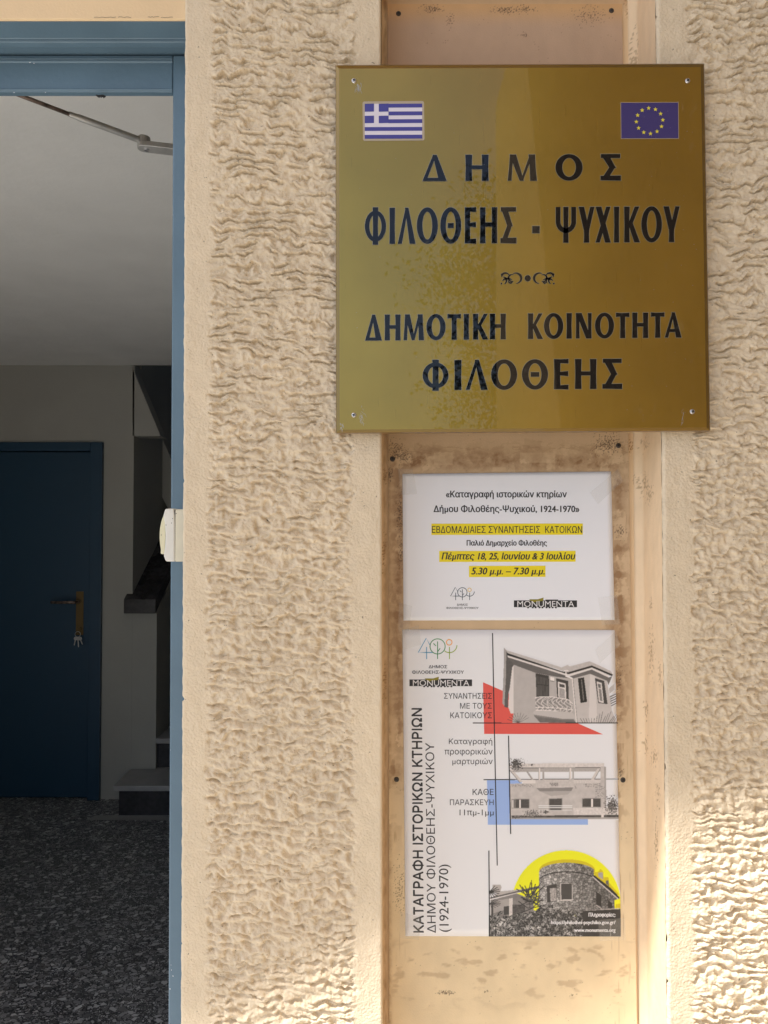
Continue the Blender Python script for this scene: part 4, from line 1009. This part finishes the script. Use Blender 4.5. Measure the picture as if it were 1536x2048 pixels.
    for a, b in (((925, 425), (960, 425)), ((940, 440), (940, 478)), ((940, 478), (998, 500)), ((998, 500), (1038, 908))): p.line(a, b, 9, G(212))
    p.line((1006, 510), (1046, 908), 4, G(100))
    for k in range(9):
        a = radians(200 + 16 * k); p.line((500, 912), (500 + 110 * cos(a), 912 + 95 * sin(a)), 4, G(60 + 6 * k))
    for k in range(16):
        x = 1100 + 20 * k; p.line((x, 912), (x + 10 + (k - 6) * 6, 870 - (k > 5) * (22 + (k % 3) * 22)), 4.5, G(50 + (k % 4) * 14))
    p.line((940, 912), (1420, 912), 8, G(22)); p.line((255, 75), (275, 912), 8, G(22))
    p.put((p.Y > 917) & (p.c[..., 0] < 0), G(1))
    return tone(p, 201)
M_red = A(204, 80, 72); M_blu = A(140, 165, 212)
def pic2(px, py):
    p = Pic(px, py, 930, 1460)
    p.poly([(205, 468), (1145, 468), (1145, 882), (213, 882)], M_blu); m = (p.Y < 462) ; p.put(m & inpoly(p.X, p.Y, [(205, 468), (1145, 468), (1145, 400), (205, 400)]), PW)
    p.put(p.Y < 500, PW)
    p.poly([(418, 468), (530, 468), (530, 500), (418, 500)], M_blu); p.line((172, 462), (1432, 457), 9, G(24))
    p.poly([(440, 355), (1262, 350), (1262, 386), (440, 392)], G(160), .1, 1)
    p.poly([(520, 312), (1297, 308), (1297, 350), (415, 354), (415, 330)], G(196), .12, 2, 25); p.line((420, 354), (1262, 349), 5, G(80))
    p.poly([(413, 368), (440, 366), (540, 482), (512, 490)], G(190)); p.line((414, 372), (512, 490), 5, G(95))
    p.poly([(1232, 360), (1262, 356), (1192, 482), (1162, 480)], G(190)); p.line((1262, 356), (1192, 482), 5, G(105))
    for x in (683, 970): p.poly([(x, 352), (x + 18, 352), (x + 18, 462), (x + 4, 462)], G(205)); p.line((x + 2, 356), (x + 2, 462), 4, G(120))
    for x in (722, 998): p.poly([(x, 384), (x + 14, 384), (x + 14, 462), (x, 462)], G(150))
    p.poly([(560, 372), (575, 368), (640, 465), (622, 468)], G(150), .8, 21, 6)
    p.poly([(415, 500), (660, 495), (1012, 490), (1262, 488), (1262, 340), (1300, 338), (1312, 345), (1316, 830), (415, 828)], G(178), .10, 3, 50)
    p.poly([(1296, 340), (1312, 345), (1316, 800), (1300, 800)], G(150)); 
    p.poly([(530, 466), (660, 464), (660, 496), (540, 497)], G(205)); p.poly([(1010, 460), (1262, 460), (1262, 492), (1010, 494)], G(190), .15, 4)
    for k, (a, b, c, d) in enumerate(((1010, 500, 1040, 545), (1105, 500, 1180, 535), (1190, 495, 1265, 530), (430, 505, 640, 530), (1210, 520, 1300, 640))): m = inpoly(p.X, p.Y, [(a, b), (c, b), (c, d), (a, d)]) & (fbm(p.X / 16, p.Y / 9, 30 + k, 3) > .1); p.put(m, G(135), .2, k)
    p.poly([(657, 463), (1012, 458), (1012, 532), (990, 545), (695, 552), (657, 532)], G(182), .12, 5, 20); p.poly([(665, 542), (1008, 534), (992, 566), (695, 572)], G(125)); p.poly([(700, 572), (990, 566), (960, 600), (800, 615)], G(160))
    m = inpoly(p.X, p.Y, [(785, 490), (870, 490), (870, 520), (795, 520)]) & (fbm(p.X / 9, p.Y / 6, 8, 3) > -.2); p.put(m, G(120))
    for (x0, x1, y0, y1, ml) in ((437, 595, 647, 727, 512), (785, 902, 641, 748, None), (1095, 1263, 640, 716, 1182)):
        p.poly([(x0 - 7, y0 - 7), (x1 + 7, y0 - 8), (x1 + 6, y1 + 5), (x0 - 6, y1 + 6)], G(150)); p.poly([(x0, y0), (x1, y0 - 2), (x1, y1), (x0, y1)], G(72), .25, x0, 14)
        if ml: p.poly([(ml - 8, y0), (ml + 8, y0), (ml + 8, y1), (ml - 8, y1)], G(215))
    p.poly([(437, 650), (450, 650), (450, 726), (440, 726)], G(190)); p.poly([(450, 650), (475, 650), (470, 726), (452, 726)], G(110))
    for y in (705, 722, 748): p.line((678, y), (1005, y), 4, G(228)); p.line((678, y + 4), (1005, y + 4), 2.5, G(120))
    for x in (680, 790, 900, 1003): p.line((x, 702), (x, 752), 4, G(170))
    p.poly([(1010, 725), (1435, 722), (1435, 790), (1010, 790)], G(196), .15, 12, 20)
    p.poly([(430, 797), (1438, 790), (1438, 815), (440, 822)], G(72), .5, 13, 40); p.poly([(1268, 790), (1292, 790), (1292, 815), (1268, 815)], G(205))
    p.poly([(430, 818), (1440, 812), (1440, 830), (430, 830)], G(150))
    def veg(x0, y0, x1, y1, sd, dn=.0, lo=55, hi=120):
        cx, cy, rx, ry = (x0 + x1) / 2, (y0 + y1) / 2, (x1 - x0) / 2, (y1 - y0) / 2; d = np.hypot((p.X - cx) / rx, (p.Y - cy) / ry)
        n = fbm(p.X / 14, p.Y / 14, sd, 3); m = (n + (1 - d) * 1.3 > .25 + dn); p.put(m, G(lo), .8, sd + 1, 6.); m2 = m & (perlin(p.X / 6, p.Y / 6, sd + 2) > .25); p.put(m2, G(hi))
    veg(405, 262, 552, 372, 50); veg(600, 315, 645, 335, 51); veg(535, 735, 720, 818, 52, .25, 90, 170); veg(720, 750, 785, 780, 57); veg(1305, 620, 1445, 790, 53, 0, 60, 150)
    veg(430, 790, 560, 825, 54, .2, 80, 150)
    p.line((405, 55), (425, 968), 9, G(24))
    p.put(p.Y > 829, PW); p.poly([(213, 829), (1145, 829), (1145, 882), (213, 882)], M_blu); p.line((405, 55), (425, 968), 9, G(24))
    return tone(p, 202)
def pic3(px, py):
    p = Pic(px, py, 930, 1680)
    YL = A(232, 220, 20); YD_ = A(190, 174, 20)
    p.put(np.hypot(p.X - 943, p.Y - 605) < 510, YL)
    p.poly([(232, 545), (560, 455), (420, 470), (330, 478), (340, 440), (330, 415), (255, 415), (262, 470), (300, 500)], G(165), .08, 41, 20)
    def vcol(sc, lo, hi, sd):
        f1, f2, idd = voro(p.X / sc, p.Y / (sc * .8), sd); e = sstep(.05, .22, f2 - f1)
        v = (lo + (hi - lo) * (.35 + .65 * idd)) * (.55 + .45 * e); v = v * (1 + .12 * fbm(p.X / 9., p.Y / 9., sd, 2))
        c = np.clip(v, 10, 230) / 255.; c = ((c + .055) / 1.055) ** 2.4 * 1.25
        return np.stack([c, c * .96, c * .93], -1)
    st_ = vcol(26., 70, 165, 5)
    def stone(m, k=1.): p.c[m] = (st_ * k)[m]
    sh_ = (((p.X - 950) / 262.) ** 2 + ((p.Y - 285) / 105.) ** 2 < 1) & (p.X < 1210); p.put(sh_, YD_)
    tw = (p.X > 690) & (p.X < 1200) & (p.Y > 300 - 88 * np.sqrt(np.clip(1 - ((p.X - 950) / 260.) ** 2, 0, 1))) & (p.Y < 700)
    stone(tw); lt = sstep(1150, 750, p.X)[..., None]; p.c[tw] = (st_ * (.8 + .6 * lt))[tw]
    by = 378 - 88 * np.sqrt(np.clip(1 - ((p.X - 950) / 262.) ** 2, 0, 1)); p.put(tw & (p.Y > by) & (p.Y < by + 12), G(48)); p.put(tw & (p.Y > by - 88 + 2) & (p.Y < by - 80), G(165))
    wing = inpoly(p.X, p.Y, [(1190, 335), (1330, 440), (1435, 548), (1392, 560), (1394, 660), (1190, 700)]); p.c[wing] = (st_ * .62)[wing]
    p.poly([(1185, 330), (1215, 330), (1340, 420), (1440, 535), (1435, 552), (1330, 455), (1260, 400), (1190, 348)], G(36)); p.line((1190, 344), (1425, 548), 8, G(190))
    p.poly([(1195, 300), (1240, 296), (1260, 268), (1285, 290), (1290, 345), (1335, 345), (1340, 395), (1432, 500), (1432, 520), (1340, 432), (1215, 335)], YD_)
    p.poly([(1240, 305), (1282, 300), (1286, 372), (1243, 340)], G(150), .3, 3, 8); p.poly([(1310, 378), (1338, 376), (1340, 430), (1312, 405)], G(90))
    p.poly([(1392, 560), (1436, 548), (1452, 560), (1452, 640), (1394, 640)], YL); p.poly([(1400, 600), (1452, 592), (1452, 640), (1400, 640)], YD_, .2, 5)
    p.poly([(232, 535), (690, 425), (700, 450), (480, 492), (236, 556)], G(88)); p.line((235, 552), (520, 485), 6, G(205))
    p.poly([(236, 560), (480, 497), (640, 560), (640, 720), (236, 740)], G(120), .15, 8, 30); p.poly([(236, 575), (410, 545), (410, 640), (236, 690)], G(150))
    p.poly([(360, 620), (415, 612), (415, 695), (362, 698)], G(60)); p.poly([(245, 600), (262, 596), (262, 720), (245, 720)], G(60)); p.poly([(412, 545), (446, 540), (440, 722), (410, 716)], G(190), .2, 9, 10); p.poly([(440, 600), (560, 600), (560, 690), (440, 690)], G(75), .5, 19, 20)
    p.poly([(384, 715), (500, 700), (500, 745), (430, 752)], G(205), .3, 23, 8)
    p.poly([(760, 428), (852, 408), (856, 572), (765, 582)], G(58)); p.poly([(790, 450), (850, 445), (850, 566), (796, 570)], G(150), .7, 31, 14)
    p.poly([(884, 404), (1000, 398), (1002, 560), (888, 562)], G(175)); p.poly([(894, 408), (995, 403), (996, 553), (897, 556)], G(66), .1, 32, 10); p.line((890, 560), (1000, 558), 8, G(205))
    p.poly([(1218, 478), (1272, 515), (1272, 622), (1222, 600)], G(44)); p.line((1222, 606), (1272, 640), 6, G(180)); p.poly([(1330, 560), (1372, 588), (1372, 634), (1330, 636)], G(40)); p.line((1180, 655), (1440, 638), 7, G(170))
    # planting
    n = fbm(p.X / 60., p.Y / 45., 61, 3); top = 690 + 45 * n - 60 * np.exp(-((p.X - 760) / 150.) ** 2) + 0 * p.X
    top = np.where(p.X > 1095, 900, top)
    bush = p.Y > top; f1, f2, idd = voro(p.X / 9., p.Y / 8., 9)
    br = 38 + 60 * idd * (idd > .45) + 55 * (fbm(p.X / 40, p.Y / 40, 63, 3) > .15) * (idd > .35)
    br = br + 50 * np.exp(-(((p.X - 330) / 130.) ** 2 + ((p.Y - 800) / 90.) ** 2)) * (idd > .3) + 60 * np.exp(-(((p.X - 655) / 70.) ** 2 + ((p.Y - 820) / 40.) ** 2)) * (idd > .3)
    br = br + 45 * np.exp(-(((p.X - 950) / 60.) ** 2 + ((p.Y - 880) / 30.) ** 2)) * (idd > .3)
    c = np.clip(br, 10, 230) / 255.; c = ((c + .055) / 1.055) ** 2.4 * 1.25; bc = np.stack([c, c * .96, c * .93], -1)
    p.c[bush] = bc[bush]
    mid = (p.Y > 585 + 40 * n) & (p.X > 690) & (p.X < 1100) & (perlin(p.X / 13., p.Y / 17., 71) + (p.Y - 640) / 90. > .3); p.c[mid & ~bush] = (bc * 1.1)[mid & ~bush]
    p.poly([(1095, 662), (1180, 655), (1452, 642), (1452, 906), (1095, 906)], G(50), .2, 72, 40)
    for k in range(44):
        a = radians(random.Random(k).uniform(150, 400)); l = random.Random(k + 99).uniform(60, 175); q0 = (615 + random.Random(k + 5).uniform(-50, 60), 560 + random.Random(k + 9).uniform(-60, 80))
        p.line(q0, (q0[0] + l * cos(a) * .9, q0[1] + l * sin(a) * .95), 9, G(30 + 22 * (k % 3)))
    for k in range(9): a = radians(-60 + 20 * k); p.line((232, 480), (232 + 90 * cos(a), 480 + 60 * sin(a)), 8, G(45)); p.line((232, 590), (232 + 100 * cos(a), 590 + 45 * sin(a)), 6, G(60))
    p.put((p.Y > 905) | (p.X > 1453), G(60))
    p.line((222, 100), (228, 905), 9, G(24)); p.put(p.X < 218, PW)
    p.put((p.X > 1352) & (p.X < 1358) & (p.Y > 790), G(140))
    return tone(p, 203)
mb = MB(); mb.face([P(a, b, YI + .0001) for a, b in ((966, 1364.5), (1206, 1468.7), (968.3, 1467.9))]); mb.build('red_triangle', M['red'], po)
mb = MB(); mb.face([P(a, b, YI + .0001) for a, b in ((974, 1560.5), (1176, 1560.5), (1176, 1649.5), (975.8, 1649.5))]); mb.build('blue_rectangle', M['bluep'], po)
pline(985, 1266, 989.6, 1500, 2.1, YI, M['ink'], po); pline(989.6, 1500, 994.5, 1731, 2.1, YI, M['ink'], po)
pline(945.5, 1446, 1236, 1446, 2.0, YI, M['ink'], po); pline(1017, 1471.5, 1021.3, 1668, 2.1, YI - .0002, M['ink'], po)
pline(967, 1559.4, 1237.6, 1558.2, 2.0, YI + .00005, M['ink'], po); pline(977.7, 1701.5, 979.2, 1873, 2.1, YI - .0002, M['ink'], po)
pq = lambda a, b: (np.minimum(a, 1229.2 + 13.0 * (b - 1260) / 613.), b)
o1 = painted('house_picture', 1003, 1293, 1235, 1446, YI - .0001, .72, pic1, M['print'], po, quad=pq, soft=1); tag(o1, 'grey picture of a house with a round balcony')
o2 = painted('house_picture', 1018, 1516, 1239, 1640, YI - .0001, .72, pic2, M['print'], po, quad=pq, soft=1); tag(o2, 'grey picture of a flat roofed house with pergola')
o3 = painted('house_picture', 977.5, 1699, 1241.6, 1873, YI - .0001, .72, pic3, M['print'], po, quad=pq, soft=1); tag(o3, 'picture of a round stone tower house on a yellow disc')
tree_logo(790, 1240, 1 / 6.4, po, YI, (M['logoblue'], M['logogreen'], M['logoolive'], M['logoorange'], 0), 1.7)
T4 = lambda s, a, b, c, d, **k: ptext(s, 790 + a / 6.4, 790 + b / 6.4, 1240 + c / 6.4, 1240 + d / 6.4, YI - .0001, k.pop('m', M['ink']), po, **k)
T4('ΔΗΜΟΣ', 430, 668, 578, 618, bold=.15); T4('ΦΙΛΟΘΕΗΣ-ΨΥΧΙΚΟΥ', 218, 882, 645, 690, bold=.15)
monu(818.9, 1359, 944.1, 1372.3, po, YI)
for s, a, b, c, d in (('ΣΥΝΑΝΤΗΣΕΙΣ', 627, 1240, 935, 1008), ('ΜΕ ΤΟΥΣ', 833, 1238, 1062, 1135), ('ΚΑΤΟΙΚΟΥΣ', 708, 1240, 1182, 1258), ('Καταγραφή', 690, 1245, 1515, 1608), ('προφορικών', 635, 1250, 1640, 1742), ('μαρτυριών', 735, 1250, 1768, 1866)): T4(s, a, b, c, d)
T8 = lambda s, a, b, c, d: ptext(s, 790 + a / 5.689, 790 + b / 5.689, 1540 + c / 5.689, 1540 + d / 5.689, YI - .0001, M['ink'], po)
T8('ΚΑΘΕ', 883, 1122, 215, 285); T8('ΠΑΡΑΣΚΕΥΗ', 625, 1122, 335, 400); T8('11πμ-1μμ', 735, 1122, 450, 532)
ptext('ΚΑΤΑΓΡΑΦΗ ΙΣΤΟΡΙΚΩΝ ΚΤΗΡΙΩΝ', 826.6, 847.7, 1416.6, 1865, YI, M['ink'], po, bold=.85, vert=-3.8)
ptext('ΔΗΜΟΥ ΦΙΛΟΘΕΗΣ-ΨΥΧΙΚΟΥ', 853.6, 872.4, 1485.6, 1866, YI, M['ink'], po, vert=-3.6)
ptext('(1924-1970)', 878.8, 903.5, 1729, 1864, YI, M['ink'], po, vert=-1.2)
T7 = lambda s, a, b, c, d: ptext(s, 930 + a / 4.6545, 930 + b / 4.6545, 1680 + c / 4.6545, 1680 + d / 4.6545, YI - .0003, M['white_ink'], po, bold=.4)
T7('Πληροφορίες:', 1150, 1402, 676, 722); T7('https://philothei-psychiko.gov.gr/', 800, 1402, 750, 793); T7('www.monumenta.org', 1015, 1402, 828, 866)
# clear tape over the corners
def tape(par, pts, Y):
    mb = MB(); mb.face([P(a, b, Y) for a, b in pts]); mb.build('clear_tape', M['tape'], par)
tape(no, [(1180, 985), (1236, 938), (1246, 962), (1196, 1008)], YI - .0004); tape(no, [(796, 938), (826, 938), (834, 988), (802, 990)], YI - .0004)
tape(no, [(798, 1205), (824, 1212), (818, 1262), (796, 1260)], YI - .0005); tape(no, [(1196, 1195), (1234, 1190), (1240, 1248), (1204, 1250)], YI - .0005)
tape(po, [(1190, 1300), (1232, 1262), (1240, 1290), (1200, 1326)], YI - .0005); tape(po, [(800, 1262), (838, 1250), (842, 1290), (806, 1300)], YI - .0006)
tape(po, [(1196, 1840), (1250, 1836), (1252, 1880), (1200, 1882)], YI - .0006); tape(po, [(800, 1822), (842, 1836), (838, 1880), (800, 1876)], YI - .0006)

# ------------------------------------------------------------------ garden tree mirrored in the sign
tr = thing('garden_tree', 'leafy green tree in the garden across from the entrance', 'tree', (2.3, -7, GZ))
tk = MB(); tk.tube([(2.3, -7, GZ), (2.35, -7, 1.2), (2.2, -6.9, 2.4), (2.0, -6.9, 3.4)], [.16, .12, .09, .05], 10)
for k in range(7):
    a = k * .9; tk.tube([(2.25, -6.95, 2.0 + .2 * k), (2.2 + 1.1 * cos(a), -6.9 + 1.0 * sin(a), 3.0 + .28 * k)], [.05, .015], 6)
tk.build('trunk', M['bark'], tr)
lf_ = MB(); rg = random.Random(3)
for k in range(270):
    a = rg.uniform(0, 2 * pi); r = 1.9 * rg.random() ** .5; h = rg.uniform(-1.5, 1.6); r *= math.sqrt(max(.1, 1 - (h / 1.9) ** 2))
    c = Vector((2.3 + r * cos(a), -7 + r * sin(a) * .9, 3.8 + h))
    for j in range(60):
        d = Vector((rg.gauss(0, .26), rg.gauss(0, .26), rg.gauss(0, .22))); u = Vector((rg.gauss(0, 1), rg.gauss(0, 1), rg.gauss(0, 1))).normalized() * .042; w = u.cross(Vector((rg.random(), rg.random(), rg.random()))).normalized() * .022
        q = c + d; lf_.face([q - u, q + w, q + u, q - w])
lf_.build('crown', M['leaf'], tr)
tr.location = (3.1, -10, GZ); tr.scale = (1.34, 1.34, 1.34)
